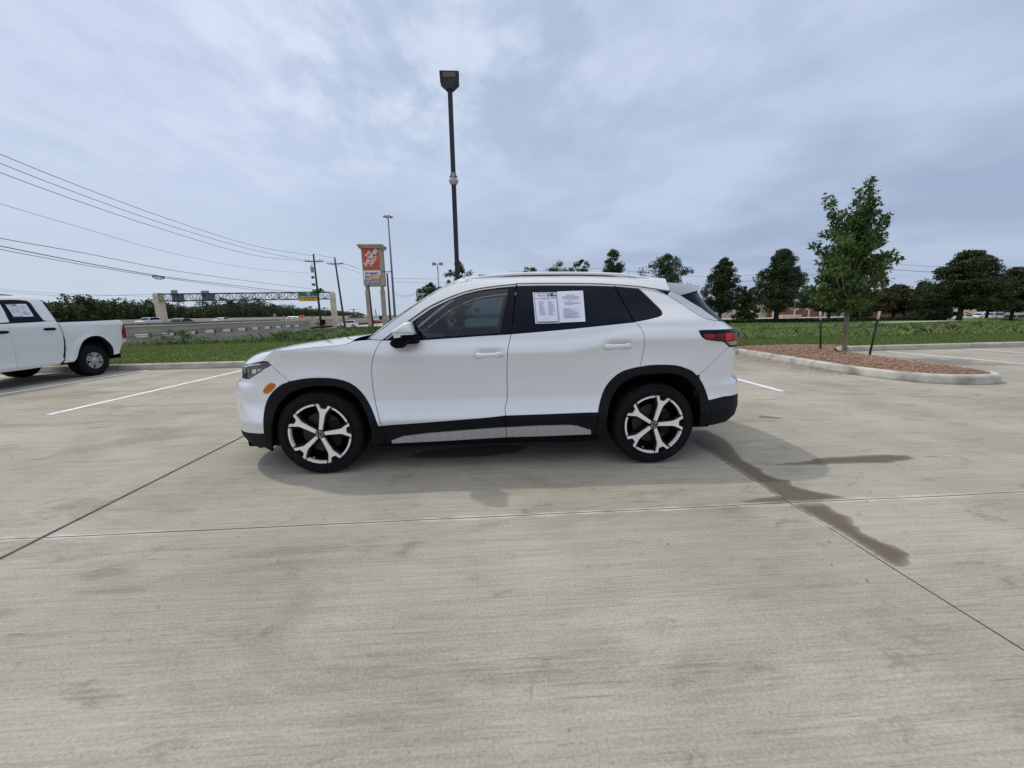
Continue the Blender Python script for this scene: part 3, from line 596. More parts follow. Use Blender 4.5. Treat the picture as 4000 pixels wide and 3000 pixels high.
# ---- wheels
def lathe(prof, n=72, cx=0, cz=0):
    m = MB(); m.loft([[(cx+r*math.sin(2*math.pi*i/n), y, cz+r*math.cos(2*math.pi*i/n)) for i in range(n)] for y, r in prof], caps=False); return m
def ext(m, poly, y0, y1, ch=0):
    """poly (x,z) extruded in y from the front y0 back to y1"""
    n = len(poly); m.add([(x, y0, z) for x, z in poly]+[(x, y1, z) for x, z in poly], [tuple(range(n))]+[(i, i+n, (i+1) % n+n, (i+1) % n) for i in range(n)])
def star_wheel(R, rr, ang, parent, tyre_w=.235):
    """origin on the hub axis, outer face towards -y"""
    rim = fixn(lathe([(-.012, rr*.985), (-.022, rr*1.03), (-.020, rr*1.055), (-.004, rr*1.06), (.01, rr*1.02), (.03, rr*.93), (.12, rr*.88), (.2, rr*.92), (.22, rr*1.03)]).build('wheel', M['rimblack'], parent, True)); 
    prof = [(.235, rr*1.02), (.243, rr*1.10), (.246, R*.86), (.235, R*.955), (.21, R*.992), (.16, R), (.158, R-.008), (.148, R-.008), (.146, R), (.10, R), (.098, R-.008), (.088, R-.008), (.086, R), (.045, R), (.012, R*.99), (-.006, R*.965), (-.014, R*.945), (-.010, R*.93), (-.016, R*.87), (-.020, rr*1.14), (-.018, rr*1.09), (-.010, rr*1.04), (.0, rr*1.03)]
    ty = lathe(prof, 96)
    for i in range(72):          # shoulder blocks
        t = 2*math.pi*i/72; 
        for r0, r1, yy in ((R*.93, R*.962, -.0165),):
            a0, a1 = t, t+.05; ty.add([(r*math.sin(a), yy+(.010 if r == r1 else 0), r*math.cos(a)) for r, a in ((r0, a0), (r0, a1), (r1, a1), (r1, a0))], [(0, 1, 2, 3)])
    fixn(ty.build('tyre', M['tyre'], rim, True))
    S = rr*.985
    for k in range(5):
        th = math.radians(ang+72*k); c, s = math.cos(th), math.sin(th)
        def pt(r, t): return (S*(r*s+t*c), S*(r*c-t*s))
        half = [(.10, .058), (.22, .054), (.60, .074), (.70, .090), (.755, .120), (.905, .200), (.965, .262), (.995, .20), (.975, .145), (.90, .112), (.845, .072)]
        poly = [pt(r, -t) for r, t in half]+[pt(r, t) for r, t in half[::-1]]
        m = MB(); ext(m, poly, -.010, .030); m.build('spoke', M['alloy'], rim)
        hb = [(.10, .12), (.30, .10), (.62, .13), (.70, .18), (.80, .24), (1.0, .36)]
        poly = [pt(r, -t) for r, t in hb]+[pt(r, t) for r, t in hb[::-1]]
        m = MB(); ext(m, poly, .006, .06); m.build('spoke_backing', M['rimblack'], rim)
        arc = [math.radians(ang+72*k+a) for a in np.linspace(17.2, 54.8, 14)]
        poly = [(S*math.sin(a)*.998, S*math.cos(a)*.998) for a in arc]+[(S*math.sin(a)*.938, S*math.cos(a)*.938) for a in arc[::-1]]
        m = MB(); ext(m, poly, -.012, .02); m.build('rim_accent', M['alloy'], rim)
    cap = MB(); cap.loft([[(r*math.sin(2*math.pi*i/32), y, r*math.cos(2*math.pi*i/32)) for i in range(32)] for r, y in ((.036, .02), (.036, -.012), (.033, -.015), (.001, -.015))], caps=False)
    cap.loft([[(r*math.sin(2*math.pi*i/32), y, r*math.cos(2*math.pi*i/32)) for i in range(32)] for r, y in ((.040, .02), (.040, -.010), (.036, -.010))], caps=False)
    co = fixn(cap.build('centre_cap', M['rimblack'], rim, True))
    lg = MB(); n = 32       # ring and the two letters of the emblem
    lg.loft([[(r*math.sin(2*math.pi*i/n), -.0165, r*math.cos(2*math.pi*i/n)) for i in range(n)] for r in (.029, .0262)], caps=False)
    a0 = math.radians(-25)
    def stroke(p, q, w=.0026):
        p, q = np.array(p), np.array(q); d = (q-p)/np.hypot(*(q-p)); nn = np.array([-d[1], d[0]])*w/2
        Rm = np.array([[math.cos(a0), -math.sin(a0)], [math.sin(a0), math.cos(a0)]])
        lg.add([(*(Rm@v)[:1], -.0168, (Rm@v)[1]) for v in (p-nn, q-nn, q+nn, p+nn)], [(0, 1, 2, 3)])
    for sx in (1, -1):
        stroke((sx*.0095, .0255), (0, .004)); stroke((sx*.0225, .0155), (sx*.0105, -.0195)); stroke((sx*.0105, -.0195), (0, .0005))
    lg.build('emblem', M['chrome'], rim)
    m = MB(); q = math.radians(ang+72*2+36+8); m.tube([(S*.86*math.sin(q), .01, S*.86*math.cos(q)), (S*.84*math.sin(q), -.008, S*.84*math.cos(q))], .0052, 8); m.build('valve', M['clear'], rim)
    dm = lathe([(.06, .05), (.06, .135), (.075, .135)], 40); dm.loft([[(r*math.sin(2*math.pi*i/40), .055, r*math.cos(2*math.pi*i/40)) for i in range(40)] for r in (.165, .085)], caps=False)
    dm.build('brake_disc', M['disc'], rim)
    cm = MB(); cm.box((.07, .03, -.09), (.15, .08, .09), bev=.012); cm.build('caliper', M['cladding'], rim)
    bd = MB(); bd.loft([[(r*math.sin(2*math.pi*i/40), .11, r*math.cos(2*math.pi*i/40)) for i in range(40)] for r in (rr*.93, .001)], caps=False); bd.build('wheel_back', M['matteblack'], rim)
    return rim
def wheels(root, cfg, fn):
    for (x, y, z, a, R, rr) in cfg:
        w = fn(R, rr, a, root); w.location = (x, -y, z)
        c = w.copy(); COL.objects.link(c); c.parent = root; c.location = (x, y, z); c.rotation_euler = (0, 0, math.pi)
        for ch in list(w.children):
            g = ch.copy(); COL.objects.link(g); g.parent = c
wheels(CAR, [(HX[0], .895, HZ, 12, .347, .255), (HX[1], .895, HZ, 16, .347, .255)], star_wheel)
# ---- cabin
cb = MB(); cb.box((-.85, -.75, .33), (.90, .75, .36)); cb.build('cabin_floor', M['cabin'], CAR)
db = MB(); db.loft([[(-1.0, y, .62), (-1.02, y, 1.03), (-.80, y, 1.075), (-.52, y, 1.05), (-.42, y, .96), (-.45, y, .85), (-.6, y, .65)] for y in np.linspace(-.78, .78, 5)]); db.box((-.45, -.15, .36), (.1, .15, .72), bev=.03)
dash = db.build('dashboard', M['cabin'], CAR)
sc = MB(); sc.box((-.43, .0-.17, 1.0), (-.40, .17, 1.16), bev=.005); sc.build('centre_screen', M['black'], dash)
def seat(x, y, name='front_seat', w=.26):
    s = MB(); s.loft([[(x-.28, y+a, .62+b) for a, b in ((-w, 0), (w, 0), (w, .1), (-w, .1))], [(x+.2, y+a, .58+b) for a, b in ((-w, 0), (w, 0), (w, .1), (-w, .1))]])
    s.loft([[(x+.16+z*.22, y-w*k, .62+z), (x+.28+z*.22, y-w*k, .62+z), (x+.28+z*.22, y+w*k, .62+z), (x+.16+z*.22, y+w*k, .62+z)] for z, k in ((0, 1), (.35, 1.02), (.5, .9), (.56, .7))])
    o = sharp(s.build(name, M['seat'], CAR, True)); h = MB(); h.box((x+.30, y-.13, 1.22), (x+.40, y+.13, 1.40), bev=.03); h.build('headrest', M['seat'], o)
for y in (-.38, .38): seat(-.05, y)
for y in (-.27, .27): seat(.85, y, 'rear_seat', .26)
sw = MB(); c0 = Vector((-.33, -.38, .98)); ax = Vector((-.9, 0, .42)).normalized(); u_ = Vector((0, 1, 0)); v_ = ax.cross(u_)
ring = [c0+(u_*math.cos(t)+v_*math.sin(t))*.18 for t in np.linspace(0, 2*math.pi, 33)]
sw.tube(ring, .014, 8, caps=False); sw.box((c0.x-.03, c0.y-.07, c0.z-.06), (c0.x+.02, c0.y+.07, c0.z+.05), bev=.01)
for t in (0, math.pi, -math.pi/2): sw.tube([c0, c0+(u_*math.cos(t)+v_*math.sin(t))*.18], .012, 6)
sw.build('steering_wheel', M['cabin'], CAR, True)
rv = MB(); rv.box((-.55, -.12, 1.42), (-.52, .12, 1.48), bev=.01); rv.build('rear_view_mirror', M['cabin'], CAR)
hd = skin('headliner', roofL+np.array([0, .05, -.04]), [(-.15, 1.59), (.3, 1.61), (.9, 1.60), (1.5, 1.56)], 'headliner', px=2.2, pz=2.6)
ic = MB(); ic.box((1.22, -.72, .85), (1.25, .72, 1.2)); ic.build('rear_partition', M['cabin'], CAR)

# ------------------------------------------------------------------ text
_fonts = {}
def text_mesh(s, bold=0, shear=0, cond=1):
    cu = bpy.data.curves.new('t', 'FONT'); cu.body = s; cu.offset = bold; cu.shear = shear; cu.resolution_u = 3; cu.align_x = 'LEFT'
    o = bpy.data.objects.new('t', cu); COL.objects.link(o); bpy.context.view_layer.update()
    me = bpy.data.meshes.new_from_object(o.evaluated_get(bpy.context.evaluated_depsgraph_get()))
    V = np.array([v.co[:2] for v in me.vertices]); Fc = [tuple(p.vertices) for p in me.polygons]
    bpy.data.objects.remove(o); bpy.data.meshes.remove(me); bpy.data.curves.remove(cu)
    lo, hi = V.min(0), V.max(0); return (V-lo)/(hi-lo), Fc
def text_on(mb, s, f, box, rot=0, **k):
    """letters laid into box (u0,v0,u1,v1) of the surface f(u,v)->xyz"""
    V, Fc = text_mesh(s, **k); u0, v0, u1, v1 = box; U = np.column_stack([u0+V[:, 0]*(u1-u0), v0+V[:, 1]*(v1-v0)])
    if rot:
        c = np.array([(u0+u1)/2, (v0+v1)/2]); a = math.radians(rot); Rm = np.array([[math.cos(a), -math.sin(a)], [math.sin(a), math.cos(a)]]); U = (U-c)@Rm.T+c
    mb.add([f(u, v) for u, v in U], Fc); return mb

# ------------------------------------------------------------------ paper sheets on the rear door window
def sheet(name, quad, fr, label, group, off, design, nd=1):
    q = fr.solve(quad)        # TL, TR, BR, BL
    def f(u, v, o=off):
        p = q[0]*(1-u)*v+q[1]*u*v+q[2]*u*(1-v)+q[3]*(1-u)*(1-v)
        X = fr.surf(p[0:1], p[1:2])[0]; n = normals(fr.surf, p[None])[0]
        w = fr.w((X+n*o*nd)[None])[0]; return tuple(w)
    n = 5; g = [i/(n-1) for i in range(n)]; Vt = [f(u, v) for v in g for u in g]; Vb = [f(u, v, off-.0025) for v in g for u in g]
    k = n*n; Fc = [(j*n+i, j*n+i+1, (j+1)*n+i+1, (j+1)*n+i) for j in range(n-1) for i in range(n-1)]; Fc += [tuple(x+k for x in t[::-1]) for t in Fc]
    o = fixn(meshobj(name, Vt+Vb, Fc, M['paper'], None, False, label=label, cat='paper notice', group=group))
    def strip(m, u0, v0, u1, v1):
        k_ = 8 if max(abs(u1-u0), abs(v1-v0)) > .4 else 1
        for i in range(k_):
            a0, a1 = (u0+(u1-u0)*i/k_, u0+(u1-u0)*(i+1)/k_) if abs(u1-u0) > abs(v1-v0) else (u0, u1)
            b0, b1 = (v0, v1) if abs(u1-u0) > abs(v1-v0) else (v0+(v1-v0)*i/k_, v0+(v1-v0)*(i+1)/k_)
            m.add([f(u, v, off+.0024) for u, v in ((a0, b0), (a1, b0), (a1, b1), (a0, b1))], [(0, 1, 2, 3)])
    gray, dark, blue = MB(), MB(), MB(); ff = lambda u, v: f(u, v, off+.0024)
    r = random.Random(3)
    if design == 'spec':
        for a in ((.045, .02, .06, .98), (.94, .02, .96, .98), (.045, .02, .96, .035), (.045, .965, .96, .98), (.06, .80, .94, .812)): strip(dark, *a)
        strip(dark, .70, .86, .82, .955); strip(dark, .84, .865, .93, .91); strip(dark, .57, .86, .66, .90); strip(gray, .55, .90, .68, .95)
        text_on(blue, 'Clear Lake', ff, (.18, .865, .50, .93), bold=.01, shear=.2)
        for c0, c1 in ((.2, .5), (.56, .88)):
            for i in range(21): strip(gray, c0, .70-i*.022, c0+(c1-c0)*(.45+.5*r.random()), .709-i*.022)
        strip(gray, .28, .755, .62, .765); strip(gray, .42, .155, .55, .168); strip(dark, .12, .045, .9, .058)
    else:
        for a in ((.12, .12, .125, .9), (.88, .12, .885, .9), (.12, .9, .885, .903), (.12, .12, .885, .123)): strip(gray, *a)
        text_on(dark, 'BUYERS GUIDE', ff, (.34, .845, .66, .872), bold=.01)
        for i in range(4): strip(gray, .17, .82-i*.022, .80+.04*r.random(), .83-i*.022)
        text_on(dark, 'AS IS - NO DEALER WARRANTY', ff, (.22, .70, .80, .722)); text_on(dark, 'DEALER WARRANTY', ff, (.22, .64, .60, .66))
        for i in range(4): strip(gray, .23, .61-i*.02, .84-.3*(i == 3), .62-i*.02)
        for i in range(15): strip(gray, .17, .43-i*.021, .3+.55*r.random()**.4, .44-i*.021)
    for m, nm, mt in ((gray, 'small_print', 'ink'), (dark, 'heading', 'inkdark'), (blue, 'banner', 'inkblue')):
        if m.n: m.build(nm, M[mt], o)
    return o
sheet('window_notice', B((400, 205), (612, 203), (634, 470), (424, 474)), car, 'white vehicle details sheet with blue header taped to the crossover rear door window', 'notices on vehicle windows', .002, 'spec')
sheet('window_notice', B((613, 198), (833, 190), (855, 457), (636, 466)), car, 'white buyers guide form taped right of the details sheet on the crossover window', 'notices on vehicle windows', .0035, 'guide')

# ------------------------------------------------------------------ pickup truck (parked nose-in towards the lot, seen from its left side)
Wt = hermite([(.2, .86), (.34, .93), (.42, .955), (.48, .948), (.6, .945), (.8, .95), (1.0, .95), (1.15, .945), (1.22, .93), (1.28, .905), (1.5, .835), (1.68, .765), (1.76, .70), (1.82, .60)])
TX = -10.05; TY = 9.36
def S_tr(s, z):
    s = np.asarray(s, float); z = np.asarray(z, float)+0*s
    w = Wt(z)-.10*sm(s, .62, .86)**2-.08*sm(-s, 3.6, 4.4)
    w = w+.018*np.exp(-((np.hypot(s, z-.35)-.50)/.09)**2)
    return np.stack([w, s, z], -1)
tr = Frame(TX, TY, 0, S_tr); tr.mirror = (-1, 1, 1)
def _tg(px):
    d = rays(px); t = (TX+.93)/d[:, 0]; w = d*t[:, None]; return np.column_stack([np.clip(w[:, 1]-TY, -6, .95), np.clip(w[:, 2]+H, .25, 1.8)])
tr.guess = _tg
def T(*p): return np.array([(x/3.95, 1130+y/3.95) for x, y in p])
def tuv(*p, smooth=False):
    q = T(*p)
    if smooth: q = catmull(q, 4)
    return tr.solve(q)
TRK = empty('pickup_truck', (TX, TY, 0), 0, 'white crew cab pickup with papered rear window cut off by the left edge', 'pickup truck')
def tpan(name, poly, mat, parent=TRK, **k):
    k.setdefault('h', .06); return panel(name, poly, tr, M[mat], parent, **k)
td2 = tuv((862, 486), (905, 560), (955, 680), (985, 800), (988, 950), (975, 1040), (995, 1075), (925, 1160), smooth=True)
td1 = tuv((80, 535), (135, 600), (190, 780), (235, 960), (257, 1168), smooth=True)
tbot = tuv((925, 1160), (500, 1225), (262, 1257))
trd = tpan('rear_door', np.vstack([td1, tbot[::-1][:2], td2[::-1]]), 'white2')
tb = tbot[-1]
f1 = td1[0]+np.array([-1.14, 0]); 
tfd = tpan('front_door', np.vstack([td1, [(td1[-1][0], tb[1])], [(td1[0][0]-1.0, .33), (td1[0][0]-1.15, .6), (td1[0][0]-1.15, 1.1), (td1[0][0]-1.10, 1.25)]]), 'white2')
x_a = td1[0][0]-1.15
tpan('front_fender', [(x_a, 1.1), (x_a, .6), (x_a+.13, .33), (-2.8, .33), (-2.84, .5), (-2.95, .70), (-3.2, .82), (-3.45, .70), (-3.58, .5), (-3.62, .4), (-4.1, .45), (-4.12, 1.12), (-3.4, 1.205), (-3.0, 1.235), (x_a, 1.25)], 'white2')
tpan('cab_side', np.vstack([tuv((862, 482), (780, 370), (700, 262), (620, 165), (560, 125), (500, 113), (300, 98), (0, 93)), [(td1[0][0]-.6, 1.76), (td1[0][0]-1.15, 1.32), (td1[0][0]-1.15, 1.25)], tuv((0, 527), (145, 515), (690, 492), (850, 486))]), 'white2',
     holes=[tuv((-45, 165), (150, 158), (300, 162), (420, 178), (480, 218), (560, 335), (640, 435), (688, 488), (146, 508), (60, 330)), [(td1[0][0]-.08, 1.27), (td1[0][0]-1.0, 1.27), (td1[0][0]-.62, 1.64), (td1[0][0]-.32, 1.67)]])
tpan('rear_window', tuv((-50, 158), (150, 152), (300, 157), (424, 172), (486, 214), (566, 332), (646, 433), (700, 492), (140, 514), (55, 332)), 'black', trd, off=-.012, gap=0)
tpan('front_window', [(td1[0][0]-.07, 1.26), (td1[0][0]-1.02, 1.26), (td1[0][0]-.63, 1.65), (td1[0][0]-.31, 1.68)], 'black', tfd, off=-.012, gap=0)
tpan('belt_strip', tuv((-60, 523), (145, 508), (705, 482), (705, 490), (145, 519), (-60, 534)), 'matteblack', trd, off=.006, gap=0)
arT = tuv((1148, 1118), (1195, 1050), (1230, 920), (1285, 805), (1380, 738), (1500, 718), (1600, 745), (1680, 815), (1735, 880), (1756, 960), (1757, 1010), smooth=True)
bedtop = tuv((878, 510), (930, 508), (1400, 490), (1832, 465), (1862, 482), (1890, 520), (1902, 546), smooth=False)
tbed = tpan('truck_bed', np.vstack([bedtop, tuv((1888, 560), (1894, 752), (1940, 757), (1938, 812), (1892, 830), (1868, 900), (1850, 985)), arT[::-1], tuv((985, 1140), (1015, 1075), (1025, 930), (1012, 780), (978, 660), (930, 560))]), 'white2', gap=.004)
tpan('bed_rail_cap', tuv((848, 482), (1400, 468), (1830, 452), (1845, 462), (1832, 467), (1400, 492), (930, 510), (866, 497)), 'matteblack', tbed, off=.003, gap=0)
tpan('taillight', tuv((1884, 548), (1900, 545), (1918, 580), (1936, 650), (1946, 755), (1896, 756), (1889, 650)), 'red2', off=.006, gap=0)
tpan('wheel_arch_lip', np.vstack([arT[-14:], tuv((1757, 1012), (1712, 1030), (1690, 1000), (1690, 940), (1660, 860), (1610, 800), (1560, 765))]), 'matteblack', tbed, off=-.01, gap=0)
fz = tr.solve(T((1145, 712)))[0]
tpan('fuel_door', [(fz[0]+.075*math.cos(a), fz[1]+.075*math.sin(a)) for a in np.linspace(0, 2*math.pi, 25)[:-1]], 'white2', tbed, off=.003, gap=0, flange=.006, sides='L')
bp_ = MB(); bs_ = [(.64, .70), (.70, .725), (.85, .715), (.885, .67), (.86, .54), (.60, .455), (.63, .56)]
bp_.loft([[(x, y-(.06 if abs(x) > .9 else 0)*(y > .8), z) for y, z in bs_] for x in (-.93, -.88, 0, .88, .93)]); sharp(fixn(bp_.build('rear_bumper', M['chrome'], TRK, True)), 40)
t2 = MB(); t2.box((-.82, .77, .68), (.82, .82, 1.27)); t2.build('tailgate', M['white2'], TRK)
t3 = MB(); t3.box((-.80, -2.9, .34), (.80, .75, .48)); t3.box((-.80, -.60, .48), (.80, .74, .75)); t3.box((-.92, -4.1, .42), (.92, -2.9, .60)); t3.build('truck_frame', M['matteblack'], TRK)
t4 = MB(); t4.box((-.85, -.62, .5), (.85, -.60, 1.22)); t4.build('bed_front', M['matteblack'], TRK)
q0 = td1[0][0]
t5 = MB()
t5.loft([[(x, q0-1.16, 1.20) for x in (-.86, .86)]+[(x, q0-1.16, 1.2) for x in (.8, -.8)],
         [(x, q0-1.10, 1.26) for x in (-.87, .87)]+[(x, q0-1.10, 1.2) for x in (.8, -.8)]]) if False else None
cabtop = [(-.63, 1.25, .905), (-.70, 1.40, .86), (-.80, 1.60, .79), (-.92, 1.74, .72), (-1.1, 1.79, .66), (-1.6, 1.81, .66), (-2.2, 1.79, .66), (-2.45, 1.72, .70), (-2.75, 1.5, .80), (-3.02, 1.24, .925), (-3.4, 1.205, .92), (-4.05, 1.13, .87), (-4.15, 1.0, .86), (-4.15, .5, .86)]
V = []; n = 9
for (y, z, w) in cabtop:
    for i in range(n):
        u = -1+2*i/(n-1); V.append((w*u, y, z+.03*(1-u*u)*(1 if z > 1 else 0)))
Fc = [(i*n+j, i*n+j+1, (i+1)*n+j+1, (i+1)*n+j) for i in range(len(cabtop)-1) for j in range(n-1)]
fixn(meshobj('cab_roof_and_hood', V, Fc, M['white2'], TRK))
wsg = MB(); wsg.add([(-.84, -3.0, 1.285), (.84, -3.0, 1.285), (.70, -2.47, 1.755), (-.70, -2.47, 1.755)], [(0, 1, 2, 3)]); wsg.build('windshield', M['black'], TRK)
fg = MB(); fg.box((-.5, -4.20, .62), (.5, -4.14, 1.0), bev=.02); fg.build('grille', M['matteblack'], TRK); fb = MB(); fb.box((-.92, -4.32, .42), (.92, -4.10, .62), bev=.04); fb.build('front_bumper', M['chrome'], TRK)
for sg in (-1, 1): hq = MB(); hq.box((sg*.68-.17, -4.19, .82), (sg*.68+.17, -4.13, 1.02), bev=.02); hq.build('headlight', M['clear'], TRK)
tgm = MB(); tgm.add([(-.78, -.665, 1.30), (.78, -.665, 1.30), (.70, -.83, 1.68), (-.70, -.83, 1.68)], [(0, 1, 2, 3)]); tgm.build('back_glass', M['black'], TRK)
for c, (mbp, sg) in ((T((767, 614)), (trd, 1)), (T((20, 665)), (tfd, 1))):
    p = tr.solve(c)[0]; w = float(Wt(p[1])); m = MB()
    m.loft([[(w+.002+.03*k, p[0]+.11*u, p[1]+.027*math.sin(a)*(1-abs(u)**6*.5)) if 0 else (w-.004+.032*max(0, math.cos(a))*(1-abs(u)**6*.6), p[0]+.115*u, p[1]+.028*math.sin(a)*(1-abs(u)**6*.5)) for a in np.linspace(0, 2*math.pi, 11)[:-1]] for u, k in ((v, 1) for v in np.linspace(-1, 1, 9))])
    fixn(m.build('door_handle', M['matteblack'], mbp, True))
for sg in (1,):
    mm = MB(); mm.box((.93, -2.62, 1.20), (1.16, -2.50, 1.42), bev=.03); mm.build('door_mirror', M['matteblack'], tfd)
def truck_wheel(R, rr, ang, parent):
    rim = fixn(lathe([(-.004, rr*.94), (-.010, rr*1.0), (.01, rr*1.0), (.03, rr*.93), (.16, rr*.9)]).build('wheel', M['satin'], parent, True))
    ty = lathe([(.25, rr), (.27, R*.9), (.25, R*.975), (.22, R), (.16, R), (.155, R-.012), (.14, R-.012), (.135, R), (.05, R), (.012, R*.985), (-.012, R*.94), (-.022, R*.86), (-.018, rr*1.12), (-.006, rr*.995)], 64)
    for i in range(54):
        t = 2*math.pi*i/54; ty.add([(r*math.sin(a), y, r*math.cos(a)) for r, a, y in ((R*.93, t, -.02), (R*.93, t+.06, -.02), (R*1.0, t+.06, .004), (R*1.0, t, .004))], [(0, 1, 2, 3)])
    fixn(ty.build('tyre', M['tyre'], rim, True))
    bd = MB(); bd.loft([[(r*math.sin(2*math.pi*i/40), .07, r*math.cos(2*math.pi*i/40)) for i in range(40)] for r in (rr*.93, .001)], caps=False); bd.build('wheel_back', M['matteblack'], rim)
    for k in range(5):
        th = math.radians(ang+72*k); c, s = math.cos(th), math.sin(th)
        def pt(r, t): return (rr*(r*s+t*c), rr*(r*c-t*s))
        for sg in (-1, 1):
            poly = [pt(.15, sg*.03), pt(.5, sg*.03), pt(.98, sg*.06), pt(.95, sg*.34), pt(.6, sg*.27), pt(.2, sg*.20)]
            m = MB(); ext(m, poly, 0, .05); m.build('spoke', M['satin'], rim)
    m = MB(); m.loft([[(r*math.sin(2*math.pi*i/24), y, r*math.cos(2*math.pi*i/24)) for i in range(24)] for r, y in ((.062, .05), (.062, -.012), (.045, -.024), (.001, -.024))], caps=False); m.build('centre_cap', M['satin'], rim, True)
    return rim
for (yy, zz, a, R, rr) in ((0.0, .352, 8, .352, .185), (-3.2, .352, 30, .352, .185)):
    w = truck_wheel(R, rr, a, TRK); w.location = (.885, yy, zz); w.rotation_euler = (0, 0, math.pi/2)
    c = w.copy(); COL.objects.link(c); c.parent = TRK; c.location = (-.885, yy, zz); c.rotation_euler = (0, 0, -math.pi/2)
    for ch in list(w.children):
        g = ch.copy(); COL.objects.link(g); g.parent = c
for yy in (0, -3.2):
    wl = MB()
    n = 20; a = [math.pi*i/n for i in range(n+1)]
    r1 = [(.90, yy+.57*math.cos(t), .35+.60*math.sin(t)) for t in a]; r2 = [(.52, p[1], p[2]) for p in r1]; wl.loft([r1, r2], closed=False, caps=False); wl.add([(.53, yy, .3)]+r2, [(0, i+1, i+2) for i in range(n)])
    wl.build('wheel_housing', M['matteblack'], TRK, True)
sheet('window_notice', T((78, 232), (236, 230), (353, 423), (208, 428)), tr, 'white details sheet with blue header on the pickup rear door window', 'notices on vehicle windows', .002, 'spec')
sheet('window_notice', T((240, 229), (396, 226), (520, 418), (356, 424)), tr, 'white buyers guide form right of the details sheet on the pickup window', 'notices on vehicle windows', .003, 'guide')

# ------------------------------------------------------------------ ground: the concrete lot
def kerb_y(x): return 10.38+.032*x
MT = np.array
wet = [np.array([atZ(2500+x/1.4747, 1600+y/1.4747)[:2] for x, y in q]) for q in (
    [(290, 120), (380, 118), (500, 175), (520, 200), (590, 290), (690, 340), (720, 370), (800, 400), (865, 405), (880, 440), (1000, 470), (1100, 490), (1185, 505), (1180, 515), (1000, 530), (870, 530), (780, 545), (660, 540), (545, 532), (660, 515), (740, 500), (790, 500), (700, 430), (540, 330), (390, 235), (290, 178)],
    [(890, 548), (1050, 540), (1100, 560), (1130, 590), (1200, 610), (1240, 660), (1300, 720), (1400, 760), (1500, 800), (1575, 840), (1560, 880), (1510, 915), (1440, 890), (1330, 820), (1180, 720), (1020, 630), (930, 580)],
    [(690, 320), (950, 300), (1000, 280), (1200, 270), (1400, 258), (1540, 265), (1580, 282), (1430, 308), (1100, 312), (1050, 318), (850, 322)],
    [(1620, 268), (1700, 268), (1712, 276), (1640, 280)], [(125, 382), (240, 365), (320, 362), (360, 382), (260, 395), (150, 396)],
    [(665, 30), (760, 38), (880, 50), (800, 56), (680, 48)], [(500, 170), (750, 160), (900, 150), (980, 165), (800, 190), (520, 205)],
    [(1410, 75), (1470, 73), (1480, 78), (1430, 81)], [(1440, 138), (1520, 145), (1690, 168), (1680, 172), (1500, 150)])]
wet_s = [1, .9, 1, .9, .55, .75, .45, .7, .6]
wet += [np.array([atZ(1400+x/1.7015, 1600+y/1.7015)[:2] for x, y in q]) for q in ([(300, 320), (450, 270), (900, 230), (1150, 240), (1050, 290), (800, 318), (500, 325)], [(640, 460), (690, 436), (765, 450), (750, 495), (650, 500)])]
wet_s += [.9, .3]
xs = np.unique(np.round(np.concatenate([np.linspace(-60, -14, 12), np.linspace(-14, -1, 50), np.arange(-1, 6.2, .03), np.linspace(6.2, 14, 30), np.linspace(14, 70, 15)]), 3))
ys = np.unique(np.round(np.concatenate([np.linspace(-60, 0, 15), np.linspace(0, .9, 6), np.arange(.9, 5.6, .03), np.linspace(5.6, 14, 34)]), 3))
GX, GY = np.meshgrid(xs, ys); P2 = np.column_stack([GX.ravel(), GY.ravel()])
mask = np.zeros(len(P2)); sel = (P2[:, 0] > -1.2) & (P2[:, 0] < 6.3) & (P2[:, 1] > .8) & (P2[:, 1] < 5.7)
for q, s_ in zip(wet, wet_s):
    lo, hi = q.min(0)-.2, q.max(0)+.2; k = np.where(sel & (P2 > lo).all(1) & (P2 < hi).all(1))[0]
    d = distb(P2[k], q); sd = np.where(inside(P2[k], q), d, -d); mask[k] = np.maximum(mask[k], np.clip(.5+sd/.12, 0, 1)*s_)
nx = len(xs); Fg = [(j*nx+i, j*nx+i+1, (j+1)*nx+i+1, (j+1)*nx+i) for j in range(len(ys)-1) for i in range(nx-1)]
lot = meshobj('parking_lot', np.column_stack([P2, np.zeros(len(P2))]), Fg, None, None, False, kind='structure')
at = lot.data.attributes.new('wet', 'FLOAT', 'POINT'); at.data.foreach_set('value', mask.astype(np.float32))
